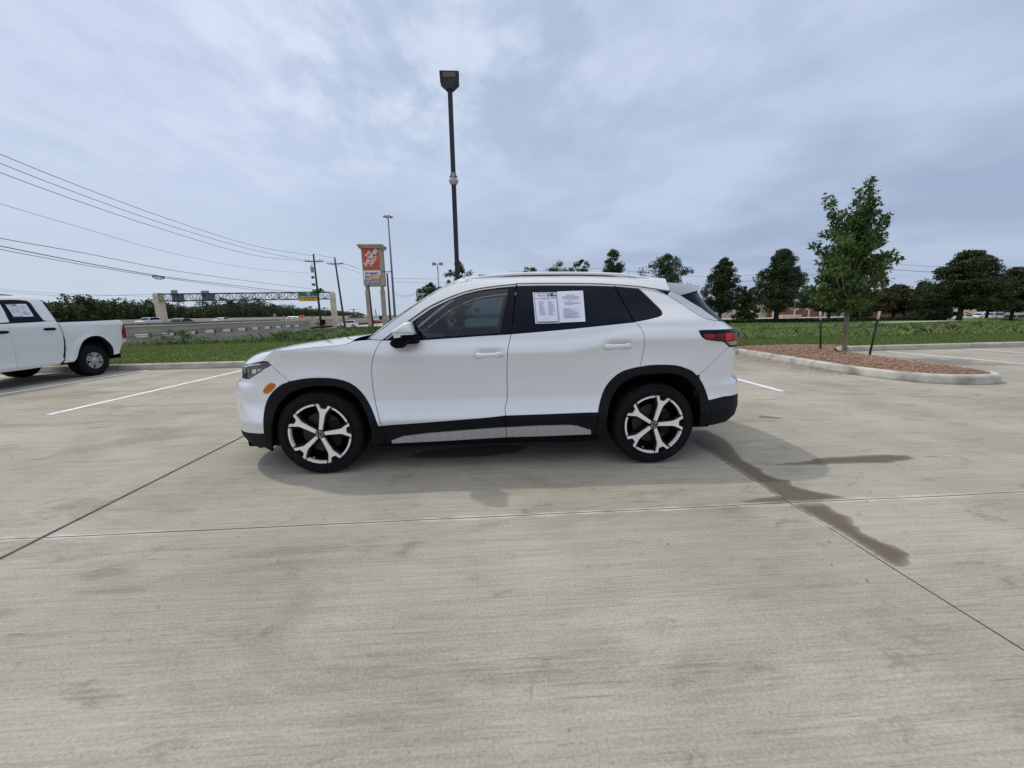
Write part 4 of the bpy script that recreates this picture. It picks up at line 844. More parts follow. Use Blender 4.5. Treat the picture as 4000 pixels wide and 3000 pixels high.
def concrete_ground():
    m = principled('broomed_concrete', (.4, .38, .33), .85, spec=.25); N, L, b = nodes(m)
    def mth(op, a, bb=None, c=None, clamp=False):
        n = N.new('ShaderNodeMath'); n.operation = op; n.use_clamp = clamp
        for i, v in enumerate((a, bb, c)):
            if v is None: continue
            if isinstance(v, (int, float)): n.inputs[i].default_value = v
            else: L.new(v, n.inputs[i])
        return n.outputs[0]
    tc = N.new('ShaderNodeTexCoord'); sp = N.new('ShaderNodeSeparateXYZ'); L.new(tc.outputs['Object'], sp.inputs[0]); X, Y = sp.outputs[0], sp.outputs[1]
    def noise(scale, detail=4, st=(1, 1, 1), rough=.5, off=0, dist=0):
        mp = N.new('ShaderNodeMapping'); mp.inputs['Scale'].default_value = st; mp.inputs['Location'].default_value = (off, off*.7, off*.3)
        L.new(tc.outputs['Object'], mp.inputs[0]); n = N.new('ShaderNodeTexNoise'); n.inputs['Scale'].default_value = scale; n.inputs['Detail'].default_value = detail
        n.inputs['Roughness'].default_value = rough; n.inputs['Distortion'].default_value = dist; L.new(mp.outputs[0], n.inputs['Vector']); return n.outputs['Fac']
    def sms(x, a, c): # smoothstep
        n = N.new('ShaderNodeMapRange'); n.interpolation_type = 'SMOOTHSTEP'; n.inputs[1].default_value = a; n.inputs[2].default_value = c; L.new(x, n.inputs[0]); return n.outputs[0]
    def mix(f, a, c, mode='MIX'):
        n = N.new('ShaderNodeMix'); n.data_type = 'RGBA'; n.blend_type = mode
        for s, v in ((n.inputs[0], f), (n.inputs[6], a), (n.inputs[7], c)):
            if isinstance(v, (int, float)): s.default_value = v
            elif isinstance(v, tuple): s.default_value = (*v, 1)
            else: L.new(v, s)
        return n.outputs[2]
    c0 = mix(sms(noise(.8, 5, rough=.6), .3, .7), (.318, .289, .232), (.412, .378, .314))
    c0 = mix(mth('MULTIPLY', sms(noise(.9, 6, (.85, 1.5, 1), .70, 11, .6), .50, .72), .58), c0, (.205, .180, .132))
    c0 = mix(mth('MULTIPLY', sms(noise(3.6, 7, (.8, 1.5, 1), .72, 51, .6), .56, .70), .6), c0, (.19, .172, .132))
    c0 = mix(mth('MULTIPLY', sms(noise(1.6, 4, (.5, 1.3, 1), .6, 31), .62, .75), .5), c0, (.165, .145, .105))
    streak = noise(1, 6, (2.2, 95, 1), .72, 3); streak2 = noise(1, 4, (.5, 26, 1), .65, 8); grain = noise(90, 3, off=5); grain2 = noise(380, 2)
    k = mth('ADD', mth('MULTIPLY', streak, .85), mth('MULTIPLY', streak2, .30)); k = mth('ADD', k, mth('MULTIPLY', grain, .75)); k = mth('ADD', k, mth('MULTIPLY', grain2, .50))
    k = mth('ADD', k, -.20)
    kc = N.new('ShaderNodeCombineColor'); [L.new(k, kc.inputs[i]) for i in range(3)]
    c0 = mix(1, c0, kc.outputs[0], 'MULTIPLY')
    # thin scored dark lines left by the broom
    ln = mth('MULTIPLY', sms(streak, .60, .70), sms(noise(.6, 3, off=21), .42, .6)); c0 = mix(mth('MULTIPLY', ln, .35), c0, (.12, .105, .085))
    for off_, st_, amp in ((60, (.42, 19, 1), .34), (66, (.8, 46, 1), .34), (71, (.25, 9, 1), .22)):
        cn_ = noise(1, 3, st_, .55, off_); band = mth('SUBTRACT', 1, sms(mth('ABSOLUTE', mth('SUBTRACT', cn_, .52)), 0, .012))
        c0 = mix(mth('MULTIPLY', mth('MULTIPLY', band, sms(noise(1.3, 3, (1, 2, 1), .6, off_+3), .42, .62)), amp), c0, (.11, .095, .07))
    pit = sms(noise(38, 1, off=40), .76, .80); c0 = mix(mth('MULTIPLY', pit, .5), c0, (.12, .10, .08))
    wob = mth('MULTIPLY', mth('SUBTRACT', noise(1.2, 2, off=2), .5), .02)
    def dist_to(c, vals):
        out = None
        for v in vals:
            d = mth('ABSOLUTE', mth('SUBTRACT', mth('ADD', c, wob), v)); out = d if out is None else mth('MINIMUM', out, d)
        return out
    # wet patches and oil
    an = N.new('ShaderNodeAttribute'); an.attribute_name = 'wet'
    wn = mth('ADD', an.outputs['Fac'], mth('MULTIPLY', mth('SUBTRACT', noise(11, 7, (.6, 1.5, 1), .68, 7), .5), .75))
    w = mth('MULTIPLY', sms(wn, .36, .56), mth('MULTIPLY', mth('MINIMUM', an.outputs['Fac'], 1.), 1.0)); w = mth('MULTIPLY', sms(wn, .42, .54), mth('MAXIMUM', sms(an.outputs['Fac'], .0, .9), .25))
    c0 = mix(mth('MULTIPLY', w, .88), c0, (.096, .070, .041))
    # white residue beside the saw-cut joints
    dy = dist_to(Y, [2.25]); res = mth('MULTIPLY', sms(mth('SUBTRACT', .062, mth('ADD', dy, mth('MULTIPLY', noise(6, 4, off=9), .07))), 0, .02), sms(noise(.7, 2, off=77), .35, .6))
    c0 = mix(mth('MULTIPLY', res, .75), c0, (.58, .57, .53))
    dxr = dist_to(X, [2.0]); r2 = mth('MULTIPLY', sms(mth('SUBTRACT', .035, mth('ADD', dxr, mth('MULTIPLY', noise(9, 4, off=19), .05))), 0, .012), sms(noise(1.1, 2, off=57), .4, .55))
    c0 = mix(mth('MULTIPLY', r2, .9), c0, (.62, .62, .58))
    jy = dist_to(Y, [2.25, 5.87, 9.0, -1.5, -5.2]); jx = dist_to(X, [-12.16, -7.44, 2.0, 6.75, 11.5, 16.2])
    jm = mth('MAXIMUM', sms(mth('SUBTRACT', .006, jy), 0, .003), sms(mth('SUBTRACT', .006, jx), 0, .003)); c0 = mix(jm, c0, (.06, .055, .05))
    L.new(c0, b.inputs['Base Color'])
    rg = mth('SUBTRACT', .88, mth('MULTIPLY', w, .25)); L.new(rg, b.inputs['Roughness'])
    bp = N.new('ShaderNodeBump'); bp.inputs['Strength'].default_value = .35; bp.inputs['Distance'].default_value = .006
    hgt = mth('ADD', mth('MULTIPLY', streak, .8), mth('MULTIPLY', grain, .5)); hgt = mth('SUBTRACT', hgt, mth('MULTIPLY', jm, 1.0)); L.new(hgt, bp.inputs['Height']); L.new(bp.outputs[0], b.inputs['Normal'])
    return m
lot.data.materials.append(concrete_ground())
M['kerb'] = varied('kerb_concrete', (.34, .315, .26), (.48, .45, .385), 3, .9, bump=.4, bscale=60, dist=.004, stretch=(1, 1, 3), lo=.3, hi=.62)
M['line'] = varied('line_paint', (.60, .61, .62), (.80, .80, .80), 9, .7, lo=.3, hi=.5)
M['sealant'] = varied('joint_sealant', (.045, .045, .045), (.09, .088, .08), 8, .8)
def kerb_joints(m, axis, period, off, stain=0):
    N, L, b = nodes(m); src = b.inputs['Base Color'].links[0].from_socket
    tc = N.new('ShaderNodeTexCoord'); sp = N.new('ShaderNodeSeparateXYZ'); L.new(tc.outputs['Object'], sp.inputs[0])
    def mt(op, a, v):
        n = N.new('ShaderNodeMath'); n.operation = op
        for i, q in enumerate((a, v)):
            if isinstance(q, (int, float)): n.inputs[i].default_value = q
            else: L.new(q, n.inputs[i])
        return n.outputs[0]
    fr_ = mt('FRACT', mt('DIVIDE', mt('ADD', sp.outputs[axis], off), period), 0); ln = mt('LESS_THAN', fr_, .012/period)
    f = ln
    if stain:
        nz = N.new('ShaderNodeTexNoise'); nz.inputs['Scale'].default_value = 2.2; nz.inputs['Detail'].default_value = 7; L.new(tc.outputs['Object'], nz.inputs['Vector'])
        mr = N.new('ShaderNodeMapRange'); mr.inputs[1].default_value = .52; mr.inputs[2].default_value = .70; L.new(nz.outputs['Fac'], mr.inputs[0]); f = mt('MAXIMUM', ln, mt('MULTIPLY', mr.outputs[0], stain))
    x = N.new('ShaderNodeMix'); x.data_type = 'RGBA'; x.inputs[7].default_value = (.10, .085, .07, 1); L.new(f, x.inputs[0]); L.new(src, x.inputs[6]); L.new(x.outputs[2], b.inputs['Base Color'])
M['kerb2'] = varied('island_kerb_concrete', (.36, .34, .29), (.55, .52, .46), 4, .9, bump=.5, bscale=50, dist=.005, lo=.3, hi=.62)
kerb_joints(M['kerb'], 0, 3.05, 100.9); kerb_joints(M['kerb2'], 1, 2.42, 98.6, .55)
def strip2(name, p, q, w, z, mat, **k):
    p, q = np.array(p[:2], float), np.array(q[:2], float); d = q-p; L_ = np.hypot(*d); d /= L_; n = np.array([-d[1], d[0]])*w/2; c = max(2, int(L_/.1)); V = []; r = random.Random(int(abs(p[0]*100)))
    for i in range(c+1):
        a = p+d*L_*i/c; e1, e2 = r.uniform(.93, 1.04), r.uniform(.93, 1.04); V += [(*(a+n*e1), z), (*(a-n*e2), z)]
    return meshobj(name, V, [(2*i, 2*i+1, 2*i+3, 2*i+2) for i in range(c)], mat, None, False, kind='structure', **k)
strip2('joint_sealant_strip', (-2.72, -2), (-2.72, 10.25), .022, .003, M['sealant'])
for p, q in (((-6.10, 5.46), (-6.06, 10.05)), ((-8.74, 6.0), (-8.62, 10.05)), ((4.64, 5.62), (4.70, 10.5)), ((11.76, 10.5), (12.12, 5.4)), ((14.6, 10.75), (14.85, 5.4)), ((-11.45, 5.4), (-11.4, 9.95))):
    strip2('parking_line', p, q, .10, .004, M['line'])
# base ground out to the horizon, verge
M['dirt'] = varied('far_ground', (.16, .155, .13), (.24, .225, .19), .05, .95)
meshobj('ground', [(-900, -300, -2.2), (900, -300, -2.2), (900, 1500, -2.2), (-900, 1500, -2.2)], [(0, 1, 2, 3)], M['dirt'], kind='structure', smooth=False)
M['turf'] = varied('grass_ground', (.085, .125, .030), (.155, .205, .058), 2.2, .95, detail=8, bump=.6, bscale=30, lo=.3, hi=.68, spec=.1, dist=.05)
VP = np.array([(-34, 9.4), (-34, 17.0), (-16, 17.6), (-10.8, 18.3), (-12, 23), (-15.5, 33), (-20, 43), (-9, 44), (10, 44.5), (40, 42), (75, 41), (75, 12.9)], float)
def vz(x, y, edge=None):
    P = np.column_stack([np.atleast_1d(x), np.atleast_1d(y)]); d = distb(P, VP[:11]) if edge is None else edge
    d = np.where(P[:, 1] < 13, 9, d)
    z = .135+.03*np.sin(P[:, 0]*.4+P[:, 1]*.3)*sm(P[:, 1], 14, 20)-.12*sm(P[:, 1], 17, 32)-.28*(1-sm(d, 0, 4))*sm(P[:, 1], 20, 27)
    return z
def verge():
    poly = np.vstack([VP, [(x, kerb_y(x)+.13) for x in np.linspace(75, -34, 60)]]); poly = resample(poly, 1.0)
    gx, gy = np.meshgrid(np.arange(-34, 75, .7), np.arange(9.5, 45, .7)); P = np.column_stack([gx.ravel(), gy.ravel()]); P = P[inside(P, poly)]; P = P[distb(P, poly) > .35]
    A_ = np.vstack([poly, P]); res = delaunay_2d_cdt([Vector(p) for p in A_], [(i, (i+1) % len(poly)) for i in range(len(poly))], [], 0, 1e-6)
    V2 = np.array([[v.x, v.y] for v in res[0]]); T_ = np.array([f for f in res[2]]); T_ = T_[inside(V2[T_].mean(1), poly)]
    V = np.column_stack([V2, vz(V2[:, 0], V2[:, 1])]); Fc = [tuple(t) for t in T_]
    E_ = resample(VP, 1.0, False); c_ = np.array([10, 28.]); n0 = len(V); k = len(E_)
    d = np.gradient(E_, axis=0); d /= np.hypot(*d.T)[:, None]; o_ = E_+np.column_stack([-d[:, 1], d[:, 0]])*2.2
    V = np.vstack([V, np.column_stack([E_, vz(E_[:, 0], E_[:, 1])]), np.column_stack([o_, np.full(k, -2.3)])])
    Fc += [(n0+i, n0+i+1, n0+k+i+1, n0+k+i) for i in range(k-1)]
    return fixn(meshobj('verge', V, Fc, M['turf'], None, True, kind='structure'))
verge()
# kerbs
def kerb(name, path, closed, mat, inward, h=.155, w=.15, **k):
    """rounded kerb section swept along a path; inward = side the planting is on"""
    P = np.array(path, float); n = len(P); rings = []
    for i in range(n):
        a = P[(i-1) % n] if (closed or i > 0) else P[i]; b = P[(i+1) % n] if (closed or i < n-1) else P[i]
        d = (b-a)/np.hypot(*(b-a)); nn = np.array([-d[1], d[0]])*inward
        prof = [(0, -.02), (.012, .04), (.022, .105), (.034, .135), (.055, .150), (.08, h), (w, h), (w+.01, .12), (w+.01, -.02)]
        rings.append([(*(P[i]+nn*o), z) for o, z in prof])
    if closed: rings.append(rings[0])
    m = MB(); m.loft(rings, closed=True, caps=not closed); o = fixn(m.build(name, mat, None, True, **k)); return o
kp = [(x, kerb_y(x)) for x in np.linspace(-30, 75, 120)]
kerb('kerb', kp, False, M['kerb'], 1, kind='structure')
isl = catmull([(7.27, 10.75), (7.22, 9.6), (7.16, 8.4), (7.10, 7.3), (7.18, 6.5), (7.42, 6.0), (7.85, 5.72), (8.35, 5.68), (8.75, 5.85), (9.0, 6.3), (9.15, 7.0), (9.28, 7.9), (9.42, 8.9), (9.75, 9.8), (10.3, 10.45), (11.0, 10.80)], 6)
kerb('island_kerb', isl, False, M['kerb2'], 1, h=.158, kind='structure')
M['mulch'] = varied('mulch_bed', (.24, .135, .09), (.42, .27, .19), 22, .95, detail=8, bump=.8, bscale=70, dist=.03, lo=.3, hi=.7, spec=.1)
ic_ = np.array(isl); c0_ = np.array([8.3, 8.6]); V = []; kk = len(ic_)
d_ = np.roll(ic_, -1, 0)-np.roll(ic_, 1, 0); d_[0] = ic_[1]-ic_[0]; d_[-1] = ic_[-1]-ic_[-2]; d_ /= np.hypot(*d_.T)[:, None]; inn = ic_+np.column_stack([-d_[:, 1], d_[:, 0]])*.14
inn = np.vstack([inn, [(10.6, 11.2), (9.4, 11.45), (8.0, 11.4), (7.35, 11.1)]])
res = delaunay_2d_cdt([Vector(p) for p in np.vstack([inn, (lambda g: g[inside(g, inn) & (distb(g, inn) > .08)])(np.array([(x, y) for x in np.arange(7, 11, .16) for y in np.arange(5.7, 11.4, .16)]))])], [(i, (i+1) % len(inn)) for i in range(len(inn))], [], 0, 1e-6)
mv = np.array([[v.x, v.y] for v in res[0]]); tri = [f for f in res[2] if inside(np.array([mv[list(f)].mean(0)]), inn)[0]]
dd = distb(mv, inn); mz = .150+.075*np.clip(dd/.7, 0, 1)**.7+rng.normal(0, .006, len(mv))
fixn(meshobj('mulch_bed', np.column_stack([mv, mz]), tri, M['mulch'], None, True, kind='structure'))
# loose mulch: chips on the bed and washed onto the concrete
def chips(name, pts, size, mat, **k):
    V, Fc = [], []
    for i, (x, y, z) in enumerate(pts):
        a = rng.uniform(0, math.pi); l = size*rng.uniform(.5, 1.5); w = l*rng.uniform(.2, .45); t = rng.uniform(-.5, .5); ca_, sa_ = math.cos(a), math.sin(a)
        for u, v in ((-l, -w), (l, -w), (l, w), (-l, w)): V.append((x+u*ca_-v*sa_, y+u*sa_+v*ca_, z+u*t*.5+.006+abs(v)*.3))
        Fc.append(tuple(range(4*i, 4*i+4)))
    return meshobj(name, V, Fc, mat, None, False, kind='stuff', **k)
M['chip'] = leafmat('mulch_chip', (.20, .105, .068), (.56, .38, .28), 0, .9)
cp = []
while len(cp) < 14000:
    g = np.array([[rng.uniform(7, 11), rng.uniform(5.7, 11.4)] for _ in range(2000)]); g = g[inside(g, inn)]
    d = distb(g, inn); cp += [(p[0], p[1], .152+.075*min(1, e/.7)**.7) for p, e in zip(g, d)]
chips('mulch', cp[:14000], .018, M['chip'], label='reddish brown shredded mulch covering the kerbed island', cat='mulch')
M['gravel'] = leafmat('washed_debris', (.22, .15, .10), (.50, .42, .33), 0, .9)
cp = []
for _ in range(2600):
    y = rng.uniform(6.9, 10.3); cp.append((7.18-abs(rng.normal(0, .35))-.03, y+rng.normal(0, .1), .002))
for _ in range(900): cp.append((rng.normal(5.9, .8), rng.normal(9.5, .6), .002))
chips('loose_debris', cp, .014, M['gravel'], label='loose mulch crumbs and grit washed onto the concrete beside the island', cat='debris')
cp = [(rng.uniform(-6, 8), abs(rng.normal(0, 3))+1.2, .002) for _ in range(160)]
chips('grit', cp, .006, M['sealant'], label='tiny dark specks of grit scattered over the concrete', cat='debris')

# ------------------------------------------------------------------ grass and weeds
def fastmesh(name, V, n, mat, mats=None, mi=None, **k):
    """V: (count*n,3); faces of n vertices each"""
    V = np.asarray(V, np.float32).reshape(-1, 3); c = len(V)//n; me = bpy.data.meshes.new(name)
    me.vertices.add(len(V)); me.vertices.foreach_set('co', V.ravel()); me.loops.add(c*n); me.loops.foreach_set('vertex_index', np.arange(c*n, dtype=np.int32))
    me.polygons.add(c); me.polygons.foreach_set('loop_start', np.arange(0, c*n, n, dtype=np.int32)); me.polygons.foreach_set('loop_total', np.full(c, n, np.int32))
    me.materials.append(mat); me.update(calc_edges=True)
    o = bpy.data.objects.new(name, me); COL.objects.link(o)
    if k.get('parent'): o.parent = k.pop('parent')
    else: k.pop('parent', None)
    return prop(o, k.get('label'), k.get('cat'), k.get('group'), k.get('kind'))
M['blade1'] = leafmat('mown_grass', (.115, .165, .042), (.22, .275, .085), .2, .6)
M['blade2'] = leafmat('weed_blade', (.13, .18, .065), (.30, .35, .16), .3, .6)
M['blade3'] = leafmat('dark_weed', (.068, .112, .028), (.16, .22, .066), .25, .6)
def blades(name, P, h, w, lean, mat, **k):
    n = len(P); a = rng.uniform(0, 2*np.pi, n); hh = h*rng.uniform(.5, 1.3, n); ln = lean*rng.uniform(.2, 1.4, n)*hh; b = rng.uniform(0, 2*np.pi, n)
    dx, dy = np.cos(a)*w/2, np.sin(a)*w/2; z = vz(P[:, 0], P[:, 1])-.01
    m = np.column_stack([P[:, 0]+np.cos(b)*ln*.35, P[:, 1]+np.sin(b)*ln*.35, z+hh*.6]); t = np.column_stack([P[:, 0]+np.cos(b)*ln, P[:, 1]+np.sin(b)*ln, z+hh*(1-.25*lean)])
    q = np.column_stack([dx, dy, 0*dx]); base = np.column_stack([P, z])
    V = np.stack([base-q, base+q, m+q*.8, t, m-q*.8], 1)
    return fastmesh(name, V.reshape(-1, 3), 5, mat, **k)
def scatter(n, box, poly=None, dens=None):
    x0, x1, y0, y1 = box; P = np.column_stack([rng.uniform(x0, x1, n), rng.uniform(y0, y1, n)])
    P = P[inside(P, VP if poly is None else np.array(poly, float))] if poly is not False else P
    return P
V2p = np.vstack([VP, [(x, kerb_y(x)+.16) for x in np.linspace(75, -34, 40)]])
g1 = scatter(60000, (-20, -2, 10.2, 18.5), V2p); g2 = scatter(55000, (7, 27, 10.6, 15), V2p); g3 = scatter(16000, (-3, 7, 10.4, 14), V2p)
g2 = g2[~inside(g2, inn)]; g3 = g3[~inside(g3, inn)]
blades('mown_grass', np.vstack([g1, g2, g3]), .055, .022, .5, M['blade1'], label='short mown green grass along the kerb of the lot', cat='grass', kind='stuff')
def clump(n, cs, r):
    out = []
    for (x, y) in cs: out.append(np.column_stack([rng.normal(x, r, n), rng.normal(y, r, n)]))
    return np.vstack(out)
w1 = scatter(42000, (5, 60, 14.2, 34)); w1 = w1[(w1[:, 0]/w1[:, 1] > .42)]
blades('meadow_grass', w1, .13, .028, .8, M['blade3'], label='unmown dark green grass field behind the island tree', cat='grass', kind='stuff')
w1b = scatter(16000, (-8, 9, 13.5, 30)); blades('lawn_grass', w1b, .09, .03, .8, M['blade3'], label='green grass stretch hidden behind the crossover', cat='grass', kind='stuff')
cs = [(rng.uniform(.62, 1.75)*y, y) for y in rng.uniform(14.5, 24, 105)]
w2 = clump(26, cs, .35); w2 = w2[inside(w2, VP)]
blades('tall_weeds', w2, .33, .020, 1.1, M['blade2'], label='tall pale green arching weeds in the field on the right', cat='weeds', kind='stuff')
e1 = resample(VP[1:4], .45, False); e2 = resample(VP[3:7], .30, False)
P = [np.column_stack([rng.normal(p[0], .5, 60), rng.normal(p[1]+.3, .35, 60)]) for p in e1 if p[0] > -22]
P = np.vstack(P); blades('bank_weeds', P, .17, .016, .9, M['blade3'], label='ragged weeds on the ditch edge in front of the concrete wall', cat='weeds', kind='stuff')
cs = [(x, 17.6+(x+16)*.1+rng.normal(0, .2)) for x in (-15.1, -14.7, -13.3, -13.0, -12.6, -11.6, -10.9, -10.5, -14.9)]
blades('tall_weed_tufts', clump(34, cs, .30), .55, .018, .8, M['blade2'], label='pale tall weed tufts rising against the concrete wall', cat='weeds', kind='stuff')
mound = scatter(60000, (-22, 0, 17.5, 44)); d = distb(mound, VP[3:7]); mound = mound[(d < 7)]
blades('mound_weeds', mound, .20, .026, .9, M['blade3'], label='thick dark green weeds on the rise beside the highway poles', cat='weeds', kind='stuff')
cs = [tuple(p+np.array([rng.uniform(0, 4), rng.normal(0, .4)])) for p in e2 if p[1] < 34 for _ in range(3)]
blades('mound_tall_weeds', clump(14, cs, .3), .42, .022, .9, M['blade2'], label='lighter tall weeds sticking out of the dark mound weeds', cat='weeds', kind='stuff')

# ------------------------------------------------------------------ trees
def leaves(C, Rr, per, size, squash=.8, asp=.55):
    """leaf faces in clusters: C centres (k,3), Rr radii"""
    k = len(C); C = np.repeat(C, per, 0); Rr = np.repeat(Rr, per); n = len(C)
    v = rng.normal(size=(n, 3)); v /= np.linalg.norm(v, axis=1)[:, None]; v *= (rng.uniform(0, 1, n)**.45*Rr)[:, None]; v[:, 2] *= squash
    P = C+v; a = rng.normal(size=(n, 3)); a /= np.linalg.norm(a, axis=1)[:, None]; b = np.cross(a, rng.normal(size=(n, 3))); b /= np.linalg.norm(b, axis=1)[:, None]
    s = size*rng.uniform(.6, 1.35, n)[:, None]
    return np.stack([P-a*s*.5, P+b*s*asp*.5, P+a*s*.5, P-b*s*asp*.5], 1).reshape(-1, 3)
LM = {'dark': leafmat('dark_foliage', (.020, .036, .013), (.068, .100, .036), .2), 'mid': leafmat('mid_foliage', (.020, .045, .010), (.065, .11, .028), .25),
      'brown': leafmat('brownish_foliage', (.034, .038, .014), (.080, .074, .030), .2), 'cool': leafmat('bluish_foliage', (.024, .042, .020), (.072, .105, .055), .2),
      'fresh': leafmat('young_foliage', (.028, .062, .014), (.13, .20, .05), .35), 'deep': leafmat('woods_foliage', (.018, .038, .012), (.070, .105, .030), .15), 'redleaf': leafmat('red_bloom', (.3, .02, .015), (.6, .06, .03), .2)}
M['bark'] = varied('bark', (.030, .024, .018), (.075, .062, .05), 6, .95, stretch=(3, 3, .6), bump=.6, bscale=25)
M['bark2'] = varied('young_bark', (.16, .13, .10), (.30, .25, .20), 9, .9, stretch=(4, 4, .7), bump=.5, bscale=40)
PROF = {'cone': lambda t: np.clip((1-t)**.75*(.35+t*4) if np.ndim(t) == 0 else (1-t)**.75*np.minimum(1, .35+t*4), 0, 1), 'oval': lambda t: np.sqrt(np.clip(1-(2*t-1)**2, 0, 1)),
        'flat': lambda t: np.clip((1-t**3)*np.minimum(1, .5+t*3), 0, 1)}
def prof(kind, t):
    t = np.asarray(t, float)
    if kind == 'cone': return np.clip((1-t)**.62, 0, 1)*np.minimum(1, .6+t*3.2)
    if kind == 'oval': return np.sqrt(np.clip(1-(2*t-.95)**2, 0, 1))
    return np.clip(1-t**2.5, 0, 1)*np.minimum(1, .55+t*2.5)
def tree(x, y, zb, h, w, kind, leaf, label, nC=70, per=70, size=.17, clear=.18, trunk=.14, group=None, cat='tree', name='tree', lean=0, dens=1, squash=.8):
    root = empty(name, (x, y, zb), rng.uniform(0, 6), label, cat, group)
    nC = int(nC*1.35); per = int(per*1.35); t = rng.uniform(0, 1, nC)**.9; r = prof(kind, t)*w/2; a = rng.uniform(0, 2*np.pi, nC); rad = r*np.clip(rng.uniform(.1, 1.15, nC)**.55, 0, 1.06)
    C = np.column_stack([np.cos(a)*rad+lean*t, np.sin(a)*rad, h*clear+t*h*(1-clear)*.97]); Rr = np.clip(w*.105*rng.uniform(.5, 1.35, nC), .1, None)*(.55+.45*prof(kind, np.clip(t, 0, .9)))
    core = np.column_stack([rng.normal(0, w*.07, nC//2), rng.normal(0, w*.07, nC//2), h*clear+rng.uniform(.02, .8, nC//2)*h*(1-clear)]); Rc = np.full(nC//2, w*.17)*prof(kind, (core[:, 2]/h-clear)/(1-clear))
    if squash < .6: C[:, 2] = C[:, 2]*.6+.4*np.round(C[:, 2]/.6)*.6+rng.normal(0, .08, len(C)); Rr = Rr*1.2
    V = np.vstack([leaves(C, Rr, per, size, squash), leaves(core, Rc, int(per*.9), size*1.2)])
    fastmesh('crown', V, 4, LM[leaf], parent=root)
    m = MB(); m.tube([(0, 0, -.3), (0, 0, h*.1), (.02*h*.1, 0, h*.5), (lean*.8, 0, h*.9)], [trunk*1.3, trunk, trunk*.6, trunk*.12], 8)
    for i in range(0, nC, 5):
        z0 = max(h*clear*.75, C[i, 2]-.35*h*.35); m.tube([(0, 0, z0), tuple((C[i]+np.array([0, 0, z0]))*.5), tuple(C[i])], [trunk*.35, trunk*.2, trunk*.06], 5)
    m.build('trunk', M['bark'], root, True); return root
def tree_px(px, pyb, pyt, wpx, Y, kind, leaf, label, **k):
    b = atY(px, pyb, Y); t = atY(px, pyt, Y); zb = float(vz(b[0], b[1])[0]) if Y < 44 else -2.2
    x = (b[0]+0); w = 1.12*abs(atY(px+wpx/2, (pyb+pyt)/2, Y)[0]-atY(px-wpx/2, (pyb+pyt)/2, Y)[0]); k.setdefault('size', .0030*math.hypot(b[0], Y)+.02)
    return tree(x, Y, zb, t[2]-zb, w, kind, leaf, label, **k)
TG = 'trees beyond the grass field'
tree_px(1690, 1262, 1105, 110, 40, 'oval', 'mid', 'low spiky green tree just left of the dark lamp post', group=TG, nC=50, clear=.15)
tree_px(1800, 1258, 1018, 120, 44, 'oval', 'dark', 'tree directly behind the dark lamp post above the crossover windscreen', group=TG, nC=60)
tree_px(2070, 1255, 1031, 105, 46, 'oval', 'mid', 'smallest treetop peeking above the crossover roof', group=TG, nC=50)
tree_px(2185, 1252, 1018, 165, 46, 'oval', 'mid', 'wide low treetop above the paper notices on the crossover', group=TG, nC=60)
tree_px(2270, 1250, 1004, 112, 45, 'oval', 'mid', 'narrow treetop between the wide low one and the pointed one', group=TG, nC=55)
tree_px(2386, 1250, 972, 178, 44, 'cone', 'mid', 'sharply pointed treetop above the rear half of the crossover roof', group=TG, nC=80)
tree_px(2592, 1252, 994, 185, 43, 'oval', 'dark', 'rounded gappy dark tree above the crossover spoiler', group=TG, nC=80, per=60)
tree_px(2810, 1250, 1008, 158, 38, 'cone', 'dark', 'dark tree right behind the crossover tail, first full tree of the row', group=TG, nC=110, per=90, trunk=.16)
tree_px(2907, 1248, 1112, 86, 44, 'oval', 'dark', 'short dark tree squeezed between the first two full trees', group=TG, nC=60, clear=.3)
tree_px(3030, 1258, 970, 200, 35, 'cone', 'dark', 'tallest dark tree left of the young staked tree', group=TG, nC=130, per=100, trunk=.20)
tree_px(3235, 1256, 1120, 130, 37, 'oval', 'mid', 'green tree half hidden behind the left side of the young tree', group=TG, nC=80, clear=.3)
tree_px(3345, 1250, 1130, 120, 50, 'oval', 'dark', 'dark tree in front of the white trailer behind the young tree', group=TG, nC=70, clear=.35)
tree_px(3485, 1258, 1118, 190, 38, 'flat', 'brown', 'flat-topped brownish tree right of the young tree', group=TG, nC=90, per=85, clear=.28, trunk=.16)
tree_px(3585, 1252, 1098, 110, 48, 'cone', 'cool', 'feathery bluish tree between the brownish tree and the tall layered one', group=TG, nC=80)
tree_px(3640, 1252, 1140, 120, 44, 'oval', 'dark', 'dark low tree at the left foot of the tall layered tree', group=TG, nC=70, clear=.28)
tree_px(3742, 1268, 975, 235, 33, 'cone', 'dark', 'tall dark layered tree on the right with horizontal branches', group=TG, squash=.50, nC=150, per=100, trunk=.2, clear=.24)
tree_px(3850, 1255, 1110, 130, 42, 'oval', 'dark', 'dark tree between the two tallest trees on the right', group=TG, nC=80, clear=.26)
tree_px(3945, 1262, 1042, 190, 36, 'cone', 'brown', 'tree at the right edge with brown-green layered crown', group=TG, squash=.55, nC=120, per=90, clear=.22)
tree_px(4080, 1262, 1090, 200, 38, 'oval', 'dark', 'dark tree mostly cut off by the right picture edge', group=TG, nC=80, clear=.2)
